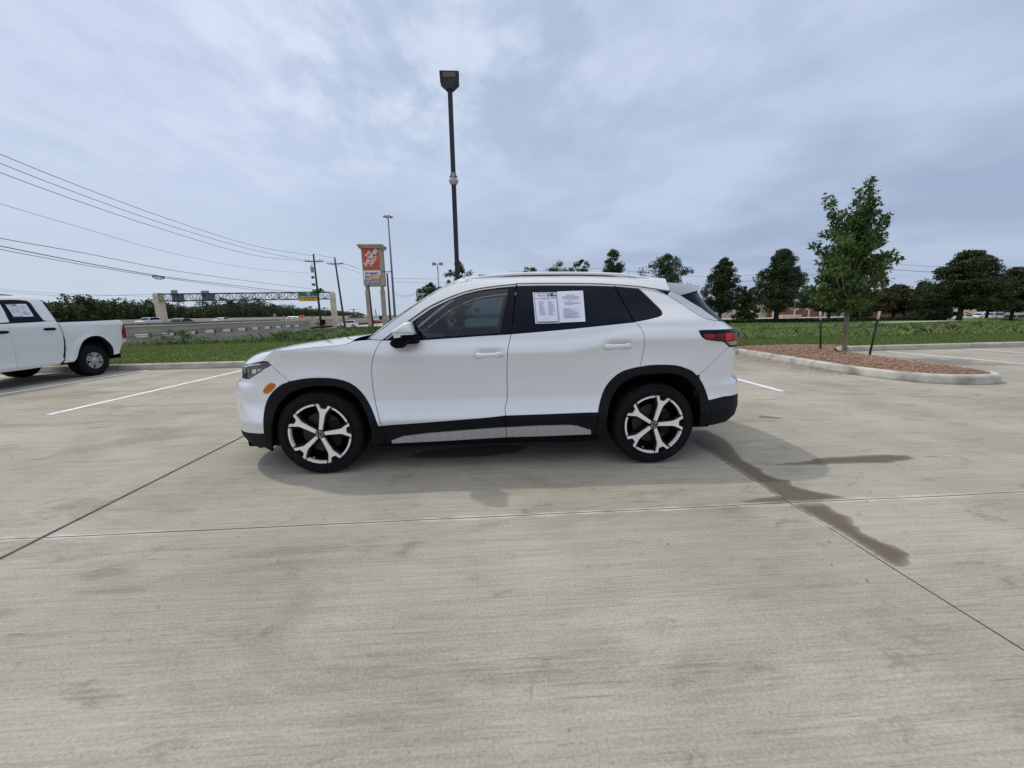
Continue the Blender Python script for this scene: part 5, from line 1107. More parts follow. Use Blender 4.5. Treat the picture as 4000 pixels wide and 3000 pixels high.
# young staked tree
def young_tree():
    Yt = 10.55; base = atZ(3298, 1372, .2); Yt = base[1]
    root = empty('young_tree', tuple(base), 0, 'young leafy staked tree standing in the mulch island', 'tree')
    K = lambda x, y: (3100+x/2.182, 640+y/2.182)
    # leafy branches traced as chains; sprigs are strung along them
    br = [[(460, 1250), (500, 1000), (560, 700), (600, 480), (640, 300), (650, 125)], [(575, 640), (560, 480), (555, 340), (545, 225)], [(520, 900), (430, 640), (360, 500), (320, 410), (290, 270)], [(430, 640), (350, 590), (270, 592)], [(470, 560), (430, 480), (415, 405)],
          [(510, 980), (400, 860), (300, 790), (215, 715), (165, 680)], [(400, 860), (300, 850), (210, 835)], [(330, 800), (340, 740), (350, 700)], [(545, 760), (640, 690), (720, 610), (760, 500), (805, 430)], [(640, 690), (720, 660), (765, 650)], [(640, 500), (690, 420), (710, 380)],
          [(520, 930), (640, 850), (740, 800), (820, 770), (885, 800)], [(740, 800), (780, 860), (800, 905)], [(640, 850), (700, 920), (780, 985)], [(490, 1050), (360, 980), (260, 960), (225, 990)], [(360, 980), (300, 920), (250, 900)], [(480, 1120), (360, 1060), (240, 1060), (130, 1090)], [(360, 1060), (260, 1120), (200, 1150)],
          [(470, 1180), (380, 1150), (300, 1180), (270, 1200)], [(480, 1120), (580, 1040), (680, 1010), (750, 1040)], [(470, 1180), (560, 1130), (650, 1130), (720, 1110)], [(470, 1180), (440, 1190), (420, 1240)], [(470, 1180), (540, 1180), (600, 1170)], [(540, 800), (480, 720), (450, 640)], [(540, 860), (600, 780), (630, 720)], [(560, 700), (620, 600), (680, 560)],
          [(500, 1000), (440, 900), (420, 820)], [(500, 1000), (580, 930), (620, 880)], [(500, 1050), (540, 960), (560, 880)], [(495, 1080), (430, 1040), (400, 1000)], [(590, 540), (520, 470), (490, 420)], [(610, 420), (680, 340), (690, 280)]]
    cl = []; cd = []
    for k, c_ in enumerate(br):
        q = catmull(np.array(c_, float), 6); dd_ = (rng.uniform(-.9, .9) if k else 0)
        L_ = np.concatenate([[0], np.cumsum(np.hypot(*np.diff(q, axis=0).T))]); n_ = max(2, int(L_[-1]/26))
        for t in np.linspace(.12 if k else .22, 1, n_):
            p = np.array([np.interp(t*L_[-1], L_, q[:, 0]), np.interp(t*L_[-1], L_, q[:, 1])]); r_ = (34 if p[1] > 900 else 30)*(1.15-.45*t)*(1 if p[1] > 450 else .85)
            sp_ = .75*min(1, (p[1]-80)/700)
            cl.append((p[0]+rng.normal(0, 7), p[1]+rng.normal(0, 7), max(15, r_))); cd.append(dd_*t*sp_)
            if p[1] > 620 and t < .6 and rng.uniform() < .55: cl.append((p[0]+rng.normal(0, 26), p[1]+rng.normal(0, 26), 30)); cd.append(-dd_*t*sp_+rng.normal(0, .25))
    def yx(t): return base[0]
    C, Rr = [], []; axis = {}
    for (x, y, r), dd_ in zip(cl, cd): C.append(atY(*K(x, y), Yt+dd_)-base); Rr.append(r*.0042)
    C = np.array(C); Rr = np.array(Rr)
    # drooping lobed leaves: three pointed blades each
    per = np.maximum(8, (165*(Rr/.25)**2)).astype(int); Cn = np.repeat(C, per, 0); Rn = np.repeat(Rr, per); n = len(Cn)
    v = rng.normal(size=(n, 3)); v /= np.linalg.norm(v, axis=1)[:, None]; v *= (rng.uniform(0, 1, n)**.4*Rn)[:, None]; P = Cn+v
    d = v*.6/np.maximum(Rn[:, None], .05)+rng.normal(size=(n, 3))*.45+np.array([0, 0, -.45]); d /= np.linalg.norm(d, axis=1)[:, None]
    s = np.cross(d, rng.normal(size=(n, 3))); s /= np.linalg.norm(s, axis=1)[:, None]; L_ = rng.uniform(.07, .135, n)[:, None]; up_ = np.cross(s, d)
    pts = [(0, 0), (.45, .30), (.55, .62), (.62, .22), (1.0, 0), (.62, -.22), (.55, -.62), (.45, -.30)]
    V = np.stack([P+d*L_*a+s*L_*b*.62+up_*L_*abs(b)*.15 for a, b in [(0, 0), (.30, .16), (.52, .50), (.62, .20), (1.1, 0), (.62, -.20), (.52, -.50), (.30, -.16)]], 1)
    fastmesh('crown', V.reshape(-1, 3), 8, LM['fresh'], parent=root)
    m = MB(); pl = [np.zeros(3), (atY(*K(443, 1450), Yt)-base), (atY(*K(460, 1250), Yt)-base), (atY(*K(500, 1000), Yt)-base), (atY(*K(560, 700), Yt)-base), (atY(*K(610, 450), Yt)-base), (atY(*K(650, 170), Yt)-base)]
    pl[0][2] = -.15; m.tube(catmull3(pl), np.interp(np.arange(25), [0, 2, 8, 12, 24], [.068, .052, .046, .038, .008]), 10)
    M_ = catmull3(pl)
    for i in range(0, len(C), 3):
        zt = max(1.25, C[i][2]-.55-.3*abs(C[i][0])); j = int(np.argmin([abs(q[2]-zt) for q in M_])); a = np.array(M_[j]); b = C[i]; mid_ = a*.45+b*.55+np.array([0, 0, -.08]); m.tube([tuple(a), tuple(mid_), tuple(b)], [.018, .011, .004], 5)
    m.build('trunk', M['bark2'], root, True)
def catmull3(p, n=4):
    p = [np.array(q, float) for q in p]; out = []; k = len(p)
    for i in range(k-1):
        a, b, c, d = (p[i-1] if i else 2*p[0]-p[1]), p[i], p[i+1], (p[i+2] if i+2 < k else 2*p[-1]-p[-2])
        for j in range(n):
            t = j/n; out.append(tuple(.5*(2*b+(c-a)*t+(2*a-5*b+4*c-d)*t*t+(3*b-a-3*c+d)*t**3)))
    out.append(tuple(p[-1])); return out
young_tree()
M['stake'] = varied('stake_green', (.010, .016, .014), (.025, .03, .028), 12, .6)
M['wood_tip'] = varied('bare_stake_tip', (.55, .42, .22), (.78, .72, .58), 8, .7)
for (pb, pt, pj, lab) in (((3208, 1366), (3205, 1217), (3206, 1248), 'upright dark tree stake with white tip left of the young tree'), ((3394, 1388), (3436, 1216), (3429, 1247), 'leaning dark tree stake with yellowish tip right of the young tree')):
    b = atZ(*pb, .19); t = atY(*pt, b[1]+.05); j = atY(*pj, b[1]+.04)
    r = empty('tree_stake', tuple(b), 0, lab, 'stake', 'tree stakes'); o_ = np.array(b)
    m = MB(); m.tube([(0, 0, -.2), tuple(j-o_)], .022, 8); m.build('post', M['stake'], r, True)
    m = MB(); m.tube([tuple(j-o_), tuple(t-o_)], .024, 8); m.build('tip', M['wood_tip'] if pb[0] > 3300 else M['line'], r, True)
m = MB(); a = atZ(3262, 1363, .3); b = atZ(3290, 1372, .2); m.tube([(a[0], a[1], .29), (a[0]+.05, a[1]-.02, .25), tuple(b)], .012, 6); m.tube([(a[0]-.01, a[1], .29), (a[0]+.01, a[1], .30)], .03, 8)
m.build('irrigation_stub', M['stake'], None, True, label='black bent irrigation tube poking out of the mulch by the young trunk', cat='pipe')
# hedge
hl_, hr_ = atY(2700, 1250, 35), atY(3682, 1250, 35); zt = atY(3200, 1244, 35)[2]; zb = 0
n = 26000; P = np.column_stack([rng.uniform(hl_[0], hr_[0], n), rng.uniform(34.6, 35.6, n), rng.uniform(-.15, zt+.02, n)])
a = rng.normal(size=(n, 3)); a /= np.linalg.norm(a, axis=1)[:, None]; b = np.cross(a, rng.normal(size=(n, 3))); b /= np.linalg.norm(b, axis=1)[:, None]; s = .09
hg = empty('hedge', (0, 0, 0), 0, 'long low clipped dark hedge at the far side of the field', 'hedge')
fastmesh('hedge_leaves', np.stack([P-a*s, P+b*s*.6, P+a*s, P-b*s*.6], 1).reshape(-1, 3), 4, LM['dark'], parent=hg)
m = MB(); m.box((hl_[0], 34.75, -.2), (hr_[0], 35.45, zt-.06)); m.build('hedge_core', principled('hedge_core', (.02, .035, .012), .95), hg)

# leafy weed bushes on the ditch edge
for (x, y, h_, w_, lab) in ((-13.6, 17.75, .62, 1.5, 'bushy weed in front of the concrete wall hiding a painted block'), (-9.7, 19.2, .5, 1.4, 'bushy weed at the corner of the ditch beside the mound'), (-12.4, 26.5, .55, 1.8, 'wide bushy weed on top of the mound near the poles'), (-16.6, 37.5, .5, 1.6, 'bushy weed at the foot of the nearest utility pole')):
    C_ = np.column_stack([rng.normal(0, w_*.28, 26), rng.normal(0, .25, 26), rng.uniform(.05, 1, 26)*h_]); C_[:, 2] *= np.exp(-(C_[:, 0]/w_)**2*1.5)
    rt = empty('weed_bush', (x, y, float(vz(x, y)[0])), 0, lab, 'weed', 'bushy weeds along the ditch')
    fastmesh('leaves', leaves(C_, np.full(26, .14), 46, .06), 4, LM['fresh'], parent=rt)
    m = MB()
    for q in C_[::2]: m.tube([(q[0]*.3, q[1]*.3, -.05), tuple(q*np.array([.8, .8, .6])), tuple(q+np.array([0, 0, .12]))], [.008, .006, .003], 4)
    m.build('stem', LM['mid'], rt)

# ------------------------------------------------------------------ woods left of the highway
def woods():
    segs = [(60, 5.9), (75, 6.3), (84, 4.9), (95, 6.9), (110, 7.8), (120, 6.0), (135, 7.0), (150, 8.8), (165, 10), (180, 8.0), (200, 7.0), (230, 6.3), (260, 5.0), (300, 4.0)]
    Ys = rng.uniform(40, 300, 2600); Ys = np.concatenate([Ys, rng.uniform(40, 130, 1400)])
    hm_ = np.interp(Ys, [a for a, b in segs], [b for a, b in segs])*(.90+.20*np.sin(Ys*.5)*np.sin(Ys*.23+1)+.12*np.sin(Ys*1.7))
    z = -2+rng.uniform(0, 1, len(Ys))**.7*(hm_+.6); x = -92-rng.uniform(0, 9, len(Ys))-(z < 4)*0
    V = leaves(np.column_stack([x, Ys, z]), rng.uniform(.7, 1.7, len(Ys)), 26, .62, .8)
    o = fastmesh('woods', V, 4, LM['deep'], label='dark green belt of woods beyond the highway on the left', cat='woods', kind='stuff')
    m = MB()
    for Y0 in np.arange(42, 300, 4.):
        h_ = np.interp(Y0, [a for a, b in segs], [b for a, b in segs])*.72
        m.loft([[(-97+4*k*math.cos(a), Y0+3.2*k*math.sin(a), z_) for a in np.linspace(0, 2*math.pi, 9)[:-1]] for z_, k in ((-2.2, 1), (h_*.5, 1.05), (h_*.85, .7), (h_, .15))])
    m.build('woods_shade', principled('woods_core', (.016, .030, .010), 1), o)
woods()
# ------------------------------------------------------------------ highway
M['hconc'] = varied('highway_concrete', (.34, .31, .26), (.48, .44, .37), .5, .9, stretch=(1, .15, 1), lo=.3, hi=.7)
M['hconc2'] = varied('weathered_wall', (.28, .26, .215), (.42, .39, .33), 1.2, .9, stretch=(1, .3, 2.5), bump=.3, bscale=12)
M['hconc3'] = varied('pale_barrier', (.46, .41, .32), (.58, .52, .42), .7, .9, stretch=(1, .2, 2))
M['steel'] = principled('galvanised_steel', (.33, .34, .35), .5, .7)
M['dsteel'] = principled('dark_truss_steel', (.035, .04, .05), .7)
M['rail'] = principled('weathered_rail', (.20, .19, .18), .6, .4)
m = MB(); m.box((-84, -20, -1.2), (-40, 600, -.14)); m.box((-40, -20, -1.2), (-27.4, 60, -.145)); m.build('highway', M['hconc'], kind='structure')
def wall(): 
    r = empty('retaining_wall', (-27, 0, 0), 0, 'weathered concrete highway wall with a row of painted drain slots', 'wall')
    m = MB(); m.box((-.4, 8, .22), (0, 60, .66)); m.box((-.5, 8, -2.3), (.0-.05, 60, .22)); m.box((-.5, 8, -.02), (.02, 60, .0)); m.build('wall_body', M['hconc2'], r)
    m = MB(); m.box((-.45, 8, .66), (.05, 60, .73)); m.build('coping', M['hconc3'], r)
    for i in range(15):
        y = 21.4+2.45*i
        m = MB(); m.box((-.04, y-.28, -.16), (.012, y+.86, -.04)); m.box((-.04, y-.28, -.01), (.014, y+.86, .115)); m.build('painted_block', M['line'], r)
        m = MB(); m.box((-.05, y+.86, -.18), (.004, y+1.22, .10)); m.build('drain_slot', principled('slot', (.07, .05, .035), .9) if 'slot' not in M else M['slot'], r)
        M.setdefault('slot', bpy.data.materials['slot'])
    return r
wall()
gr = empty('guardrail', (-27.2, 0, 0), 0, 'steel beam guardrail on posts along the top of the concrete wall', 'guardrail')
m = MB(); m.loft([[(.05, y, .78), (.09, y, .82), (.05, y, .86), (.09, y, .90), (.05, y, .94), (.03, y, .94), (.03, y, .78)] for y in (8, 52)]); m.build('rail_beam', M['rail'], gr)
for y in np.arange(9, 52, 3.9):
    m = MB(); m.box((-.03, y-.06, .7), (.03, y+.06, .9)); m.build('post', M['rail'], gr)
for (x, zt_, lab, mt) in ((-38, .52, 'near grey concrete lane barrier of the highway', 'hconc2'), (-57, .72, 'middle concrete barrier between the highway directions', 'hconc'), (-80, 1.12, 'far pale concrete barrier along the edge of the woods', 'hconc3')):
    m = MB(); m.loft([[(x-.3, y, -.2), (x+.3, y, -.2), (x+.12, y, .1), (x+.08, y, zt_), (x-.08, y, zt_), (x-.12, y, .1)] for y in np.linspace(-20, 600, 30)]); m.build('highway_barrier', M[mt], None, label=lab, cat='barrier', group='concrete highway barriers')
# far cross structures on the right part of the highway
m = MB(); m.box((-60, 250, -2.2), (60, 252, .6)); m.build('overpass_wall', M['hconc3'], None, label='distant pale concrete embankment wall closing the view below the big sign', cat='wall')
m = MB(); m.box((-39.5, 62, -2.4), (120, 240, -1.6)); m.build('frontage_road', M['hconc'], kind='structure')
# gantry
def gantry():
    Yg = 95; r = empty('sign_gantry', (0, Yg, 0), 0, 'steel truss gantry on two square concrete columns spanning the highway', 'gantry')
    xl = atY(622, 1160, Yg)[0]; xr = atY(1290, 1158, Yg)[0]; zt_ = atY(1000, 1144, Yg)[2]; zb_ = atY(1000, 1171, Yg)[2]
    for x0, x1, ztop, dp in ((xl-1.1, xl, zt_+.3, .8), (xr, xr+1.0, zt_+.1, .15)):
        m = MB(); m.box((x0, -.5, -2), (x1, .6+dp, ztop-.35), bev=.08); m.loft([[(x0, -.5, ztop-.4), (x1, -.5, ztop-.4), (x1, .6+dp, ztop-.4), (x0, .6+dp, ztop-.4)], [(x0+.25, -.25, ztop), (x1-.25, -.25, ztop), (x1-.25, .35+dp, ztop), (x0+.25, .35+dp, ztop)]]); m.build('column', M['hconc3'], r)
    m = MB()
    for y in (-.1, 1.3):
        for z in (zt_, zb_): m.box((xl, y-.09, z-.1), (xr, y+.09, z+.1))
    m.build('chord', M['dsteel'], r)
    m = MB(); n = int((xr-xl)/1.45)
    for i in range(n+1):
        x = xl+(xr-xl)*i/n
        for y in (-.1, 1.3):
            m.tube([(x, y, zb_), (x, y, zt_)], .05, 4)
            if i < n: x2 = xl+(xr-xl)*(i+1)/n; m.tube([(x, y, zb_ if i % 2 else zt_), (x2, y, zt_ if i % 2 else zb_)], .055, 4)
        m.tube([(x, -.1, zt_), (x, 1.3, zt_)], .04, 4); m.tube([(x, -.1, zb_), (x, 1.3, zb_)], .04, 4)
        if i < n: m.tube([(x, -.1, zb_), (xl+(xr-xl)*(i+1)/n, 1.3, zt_)], .03, 4)
    m.build('truss_web', M['dsteel'], r); return Yg
Yg = gantry()
M['sgreen'] = principled('sign_green', (.008, .12, .075), .4); M['syellow'] = principled('sign_yellow', (.62, .33, .02), .4)
M['swhite'] = principled('sign_white', (.72, .72, .72), .5); M['sback'] = principled('sign_back', (.26, .28, .31), .55, .3); M['sorange'] = principled('sign_orange', (.9, .12, .01), .5); M['tan'] = varied('sign_tower_stucco', (.30, .265, .205), (.38, .34, .27), 1, .9)
M['hdorange'] = principled('sign_face_orange', (.55, .062, .022), .45); M['hdband'] = principled('sign_face_red', (.50, .07, .03), .45); M['facegrey'] = principled('sign_face_grey', (.22, .24, .29), .5); M['ulta'] = principled('sign_face_soft_orange', (.80, .27, .05), .5)
M['pblue'] = principled('letter_blue', (.02, .05, .28), .5); M['pred'] = principled('letter_red', (.5, .02, .02), .5); M['fblue'] = principled('letter_mid_blue', (.03, .13, .35), .5)
G = lambda x, y: (1000+x/7.373, 1080+y/7.373)
def board(name, tl, br, Y, mat, d=.12, parent=None, **k):
    a, b = atY(*tl, Y), atY(*br, Y); o = MB(); x0, x1, z0, z1 = a[0], b[0], b[2], a[2]; o.box((x0, Y-d, z0), (x1, Y, z1)); ob = o.build(name, mat, parent, **k)
    return ob, (lambda u, v: (x0+u*(x1-x0), Y-d-.03, z0+v*(z1-z0)))
def plate(f, box, mat, name, parent, e=0):
    u0, v0, u1, v1 = box; m = MB(); m.add([tuple(np.array(f(u, v))+np.array([0, .01-e, 0])) for u, v in ((u0, v0), (u1, v0), (u1, v1), (u0, v1))], [(0, 1, 2, 3)]); return m.build(name, mat, parent)
gs, f = board('highway_sign', G(1212, 437), G(1832, 707), Yg-.4, M['sgreen'], label='green and yellow exit sign hanging on the gantry right half', cat='road sign')
plate(f, (0, 0, 1, .30), M['syellow'], 'exit_panel', gs); m = MB(); text_on(m, 'League City Pkwy', f, (.06, .36, .94, .56), bold=.012); m.build('lettering', M['swhite'], gs)
m = MB(); text_on(m, 'EXIT', f, (.24, .07, .38, .24), bold=.02); text_on(m, 'ONLY', f, (.60, .07, .78, .24), bold=.02); text_on(m, 'V', f, (.45, .04, .55, .20), bold=.08); m.add([f(.485, .15), f(.515, .15), f(.515, .27), f(.485, .27)], [(0, 1, 2, 3)]); m.build('exit_lettering', M['inkdark'], gs)
plate(f, (.43, .62, .57, .93), M['swhite'], 'route_shield', gs); m = MB(); g2_ = lambda u, v: tuple(np.array(f(u, v))+np.array([0, -.02, 0])); text_on(m, '96', g2_, (.455, .66, .545, .80), bold=.02); text_on(m, 'TEXAS', g2_, (.455, .84, .545, .89)); m.build('route_number', M['inkdark'], gs)
tb_, f = board('exit_tab', G(1622, 370), G(1815, 434), Yg-.4, M['sgreen'], parent=gs); m = MB(); text_on(m, 'EXIT 20', f, (.1, .25, .9, .75), bold=.02); m.build('tab_lettering', M['swhite'], gs)
sl, f = board('speed_limit_sign', G(580, 466), G(740, 663), Yg-.4, M['swhite'], label='white speed limit 65 sign fixed to the gantry truss', cat='road sign')
m = MB(); text_on(m, 'SPEED', f, (.14, .76, .86, .90), bold=.03); text_on(m, 'LIMIT', f, (.2, .55, .8, .69), bold=.03); text_on(m, '65', f, (.22, .10, .80, .46), bold=.05); m.build('lettering', M['inkdark'], sl)
Q = lambda x, y: (500+x/4.424, 1100+y/4.424)
for (a, b, a2, b2, lab) in ((Q(750, 205), Q(990, 355), Q(742, 148), Q(862, 205), 'grey back of the larger left-hand sign on the gantry'), (Q(1272, 200), Q(1520, 330), Q(1260, 158), Q(1405, 200), 'grey back of the second sign on the gantry')):
    o, f = board('blank_sign', a, b, Yg+1.6, M['sback'], label=lab, cat='road sign', group='sign backs on the gantry'); o2, f2 = board('upper_panel', a2, b2, Yg+1.6, M['sback'], parent=o)
    m = MB(); 
    for u in (.2, .5, .8): m.box((f(u, 0)[0]-.06, Yg+1.40, f(u, .02)[2]), (f(u, 0)[0]+.06, Yg+1.47, f(u, .98)[2]))
    m.build('stiffener', M['dsteel'], o)
# small signs by the highway
def post_sign(tl, br, pb, Y, mat, name, lab, text=None, tm=None, dia=False, col=None):
    a, b = atY(*tl, Y), atY(*br, Y); c = atY(*pb, Y); xm = (a[0]+b[0])/2; r = empty(name, (xm, Y, c[2]-.6), 0, lab, 'sign')
    m = MB(); m.tube([(0, .06, 0), (0, .06, a[2]-c[2]+.5)], .06, 6); m.build('post', M['steel'], r)
    w, z0, z1 = (b[0]-a[0])/2, b[2]-c[2]+.6, a[2]-c[2]+.6
    m = MB()
    if dia: zc = (z0+z1)/2; m.prism([(-w, zc), (0, z0), (w, zc), (0, z1)], -.03, .0, lambda u, v, d: (u, d, v))
    else: m.box((-w, -.04, z0), (w, 0, z1))
    pn = m.build('panel', mat, r)
    if text:
        f = lambda u, v: (-w+2*w*u, -.06, z0+(z1-z0)*v); m = MB()
        for s_, bx in text: text_on(m, s_, f, bx, bold=.02)
        m.build('lettering', tm or M['inkdark'], r)
    return r, (lambda u, v: (-w+2*w*u, -.05, z0+(z1-z0)*v))
post_sign(G(1258, 1108), G(1388, 1192), G(1325, 1290), 90, M['sorange'], 'work_sign', 'orange roadwork sign on a post beyond the highway lanes', [('ROAD', (.15, .55, .85, .85)), ('WORK', (.15, .15, .85, .45))])
post_sign(G(498, 1068), G(576, 1165), G(535, 1215), 110, M['sback'], 'post_sign', 'tall grey sign back in front of the woods under the speed limit sign')
post_sign(G(770, 1128), G(825, 1158), G(800, 1300), 70, M['sback'], 'post_sign', 'small grey sign back on a thin post left of the orange roadwork sign')
post_sign((1381, 1217), (1396, 1233), (1390, 1255), 100, M['sback'], 'post_sign', 'small diamond sign on a post above the dark distant car', dia=True)
r, f = post_sign((1458, 1231), (1480, 1251), (1469, 1262), 78, M['swhite'], 'banner_sign', 'white and red yard banner between the big sign legs')
m = MB(); m.add([tuple(np.array(f(u, v))+np.array([0, -.01, 0])) for u, v in ((0, -.3), (1, -.3), (1, .02), (0, .02))], [(0, 1, 2, 3)]); m.build('red_band', M['pred'], r)
m = MB(); 
for i in range(3): m.add([f(.15, .72-.2*i), f(.85, .72-.2*i), f(.85, .80-.2*i), f(.15, .80-.2*i)], [(0, 1, 2, 3)])
m.build('lettering', M['inkblue'], r)
o, f = board('green_sign', G(1530, 1126), G(1720, 1160), 180, M['sgreen'], label='distant plain green guide sign right of the orange roadwork sign', cat='road sign')
m = MB(); a = f(.5, 0); m.box((a[0]-.2, 180.01, -2.2), (a[0]+.2, 180.3, a[2]+.3)); m.build('post', M['steel'], o)
# ------------------------------------------------------------------ store pylon sign
def pylon():
    Y = 88; Hh = lambda x, y: (1350+x/4.608, 920+y/4.608)
    a = atY(*Hh(272, 228), Y); b = atY(*Hh(622, 232), Y); z0 = atY(*Hh(480, 905), Y)[2]; x0, x1 = a[0], b[0]; z1 = a[2]; D = 2.9
    r = empty('pylon_sign', ((x0+x1)/2, Y, 0), 0, 'tall beige pylon sign with an orange store panel on top', 'pylon sign'); w = (x1-x0)/2
    m = MB(); m.box((-w, 0, z0), (w, .5, z1)); m.box((-w+.1, .5, z0+.3), (w-.1, D-.5, z1)); m.box((-w, D-.5, z0), (w, D, z1)); m.build('cabinet', M['tan'], r)
    m = MB(); m.box((-w-.40, -.5, z1), (w+.40, D+.5, z1+.40)); m.box((-w-.58, -.7, z1+.40), (w+.58, D+.7, z1+.72)); m.build('cap', M['tan'], r)
    for s_ in (-1, 1):
        for yy in (D*.35,):
            m = MB(); xx = s_*(w-.42); zs = z0-.9; m.box((xx-.30, yy-.36, zs), (xx+.30, yy+.36, z0+.02)); m.box((xx-.43, yy-.5, -2.2), (xx+.43, yy+.5, zs), bev=.05); m.build('leg', M['tan'], r)
    Fx = lambda tl, br: (atY(*Hh(*tl), Y), atY(*Hh(*br), Y))
    def face(name, tl, br, mat, e=.06):
        p, q = Fx(tl, br); c = (x0+x1)/2; xx0, xx1 = p[0]-c, q[0]-c; m = MB(); m.box((xx0, -e, q[2]), (xx1, .02, p[2])); o = m.build(name, mat, r); return o, (lambda u, v: (xx0+(xx1-xx0)*u, -e-.03, q[2]+(p[2]-q[2])*v))
    o, f = face('store_panel', (300, 230), (612, 548), M['hdorange'])
    ff = lambda u, v: f(u, v); m = MB()
    # diagonal stencil style lettering
    cx, cy, a0 = .5, .5, math.radians(47)
    def dg(p, q): return f(cx+(p*math.cos(a0)-q*math.sin(a0)), cy+(p*math.sin(a0)+q*math.cos(a0)))
    text_on(m, 'HOME', dg, (-.60, -.125, .60, .125), bold=.045); text_on(m, 'THE', dg, (-.20, .165, .22, .345), bold=.035); text_on(m, 'DEPOT', dg, (-.38, -.35, .30, -.165), bold=.035); m.build('lettering', M['swhite'], o)
    face('lower_band', (318, 566), (619, 622), M['hdband'])
    o, f = face('tenant_panel', (324, 630), (630, 708), M['swhite'], .05); m = MB(); text_on(m, 'PET', f, (.10, .10, .34, .58), bold=.05); m.build('lettering_red', M['pred'], o); m = MB(); text_on(m, 'SMART', f, (.37, .10, .88, .58), bold=.05); m.build('lettering_blue', M['pblue'], o)
    o, f = face('tenant_panel', (326, 710), (458, 795), M['swhite'], .05); m = MB(); text_on(m, 'five', f, (.2, .48, .9, .95), bold=.05); text_on(m, 'BELOW', f, (.2, .1, .9, .42), bold=.05); m.build('lettering', M['fblue'], o)
    o, f = face('tenant_panel', (462, 712), (624, 785), M['ulta'], .05); m = MB(); text_on(m, 'ULTA', f, (.2, .2, .9, .8), bold=.03); m.build('lettering', M['swhite'], o)
    o, f = face('leasing_panel', (330, 802), (636, 868), M['facegrey'], .05); m = MB(); text_on(m, '< (281) 564-0700 >', f, (.05, .25, .96, .72), bold=.02); m.build('lettering', M['swhite'], o)
pylon()
# ------------------------------------------------------------------ poles, wires, lamps
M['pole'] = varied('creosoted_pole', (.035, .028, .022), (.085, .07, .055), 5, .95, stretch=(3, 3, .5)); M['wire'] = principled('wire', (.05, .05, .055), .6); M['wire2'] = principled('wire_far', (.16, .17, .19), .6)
M['ins'] = principled('insulator', (.10, .09, .09), .4)
def upole(pt, pb, Y, lab, arm=None, r0=.16, xf=0, extra=None, name='utility_pole', wide=2.6):
    t, b = atY(*pt, Y), atY(*pb, Y); r = empty(name, (b[0], Y, 0), 0, lab, 'pole', 'utility poles'); dx = t[0]-b[0]
    k = dx/max(t[2]-b[2], .1); P = lambda z: (dx*(z-b[2])/(t[2]-b[2]), 0, z)
    m = MB(); m.tube([P(-2.2), P(t[2])], [r0, r0*.65], 8); m.build('shaft', M['pole'], r, True)
    if arm:
        az = atY(*arm, Y)[2]; c = P(az); m = MB(); m.box((c[0]-wide/2, -.16, az-.07), (c[0]+wide/2, -.04, az+.07)); m.tube([(c[0]-wide*.3, -.1, az), (c[0], -.1, az-.5)], .02, 4); m.tube([(c[0]+wide*.3, -.1, az), (c[0], -.1, az-.5)], .02, 4); ar = m.build('crossarm', M['pole'], r)
        for u in (-.48, -.3, .35, .48):
            m = MB(); m.tube([(c[0]+u*wide, -.1, az+.05), (c[0]+u*wide, -.1, az+.3)], [.05, .03], 6); m.build('insulator', M['ins'], ar)
    return r, P
r, P = upole((1224, 992), (1255, 1272), 60, 'nearest wooden utility pole with transformer in front of the green sign', arm=(1226, 1021), r0=.19, wide=2.5)
tz = atY(1222, 1052, 60)[2]; m = MB(); c = P(tz); m.tube([(c[0]-.38, -.1, tz-.45), (c[0]-.38, -.1, tz+.35)], .22, 12); m.tube([(c[0]-.38, -.1, tz+.3), (c[0]-.38, -.1, tz+.8)], .03, 5); m.tube([(c[0]-.55, -.1, tz+.3), (c[0]-.55, -.1, tz+.6)], .03, 5); m.build('transformer', M['sback'], r)
C_ = []; 
for (py, s_) in ((1084, .25), (1112, .35), (1143, .45)): q = P(atY(1240, py, 60)[2]); C_.append((q[0]+rng.normal(0, .15)-.25, -.1, q[2]))
fastmesh('climbing_vine', np.vstack([leaves(np.array(C_), np.array([.25, .28, .45]), 50, .22), leaves(np.array([(P(5.2)[0]+.4, 0, 5.0), (P(0)[0], -.2, .2)]), np.array([.5, .8]), 120, .25)]), 4, LM['mid'], parent=r)
upole((1307, 1006), (1347, 1274), 72, 'leaning wooden utility pole right of the gantry column', arm=(1312, 1031), r0=.21, wide=2.7)
upole((1512, 1068), (1526, 1260), 84, 'brown utility pole touching the right leg of the pylon sign', arm=(1514, 1062), r0=.26, wide=1.8)
upole((1440, 1112), (1456, 1262), 82, 'thin dark pole standing between the legs of the pylon sign', r0=.22)
for (px, pt_, lab, arm) in ((942, 1173, 'far thin utility pole before the woods under the middle of the gantry', (942, 1178)), (1142, 1190, 'far utility pole at the end of the woods', (1142, 1194)), (1268, 1199, 'far utility pole just left of the gantry right column', (1268, 1203)), (1380, 1206, 'far utility pole above the diamond sign', (1380, 1209)), (1439, 1212, 'tiny utility pole stub between the pylon legs at left', None), (1465, 1207, 'tiny utility pole behind the yard banner', None)):
    upole((px, pt_), (px+7, 1240), 150, lab, arm=arm, r0=.22, wide=2.6)
upole((1626, 1137), (1640, 1240), 75, 'lone dark pole just left of the crossover windscreen pillar', r0=.15)
m = MB(); q = atY(1262, 1262, 58); r = empty('utility_cabinet', (q[0], 58, q[2]-.6), 0, 'black equipment box at the foot of the nearest utility pole', 'cabinet'); m.box((-.3, -.2, .4), (.3, .2, 1.1), bev=.03); m.build('box_body', M['matteblack'], r); m = MB(); m.box((-.05, -.05, -.6), (.05, .05, .4)); m.build('post', M['matteblack'], r)
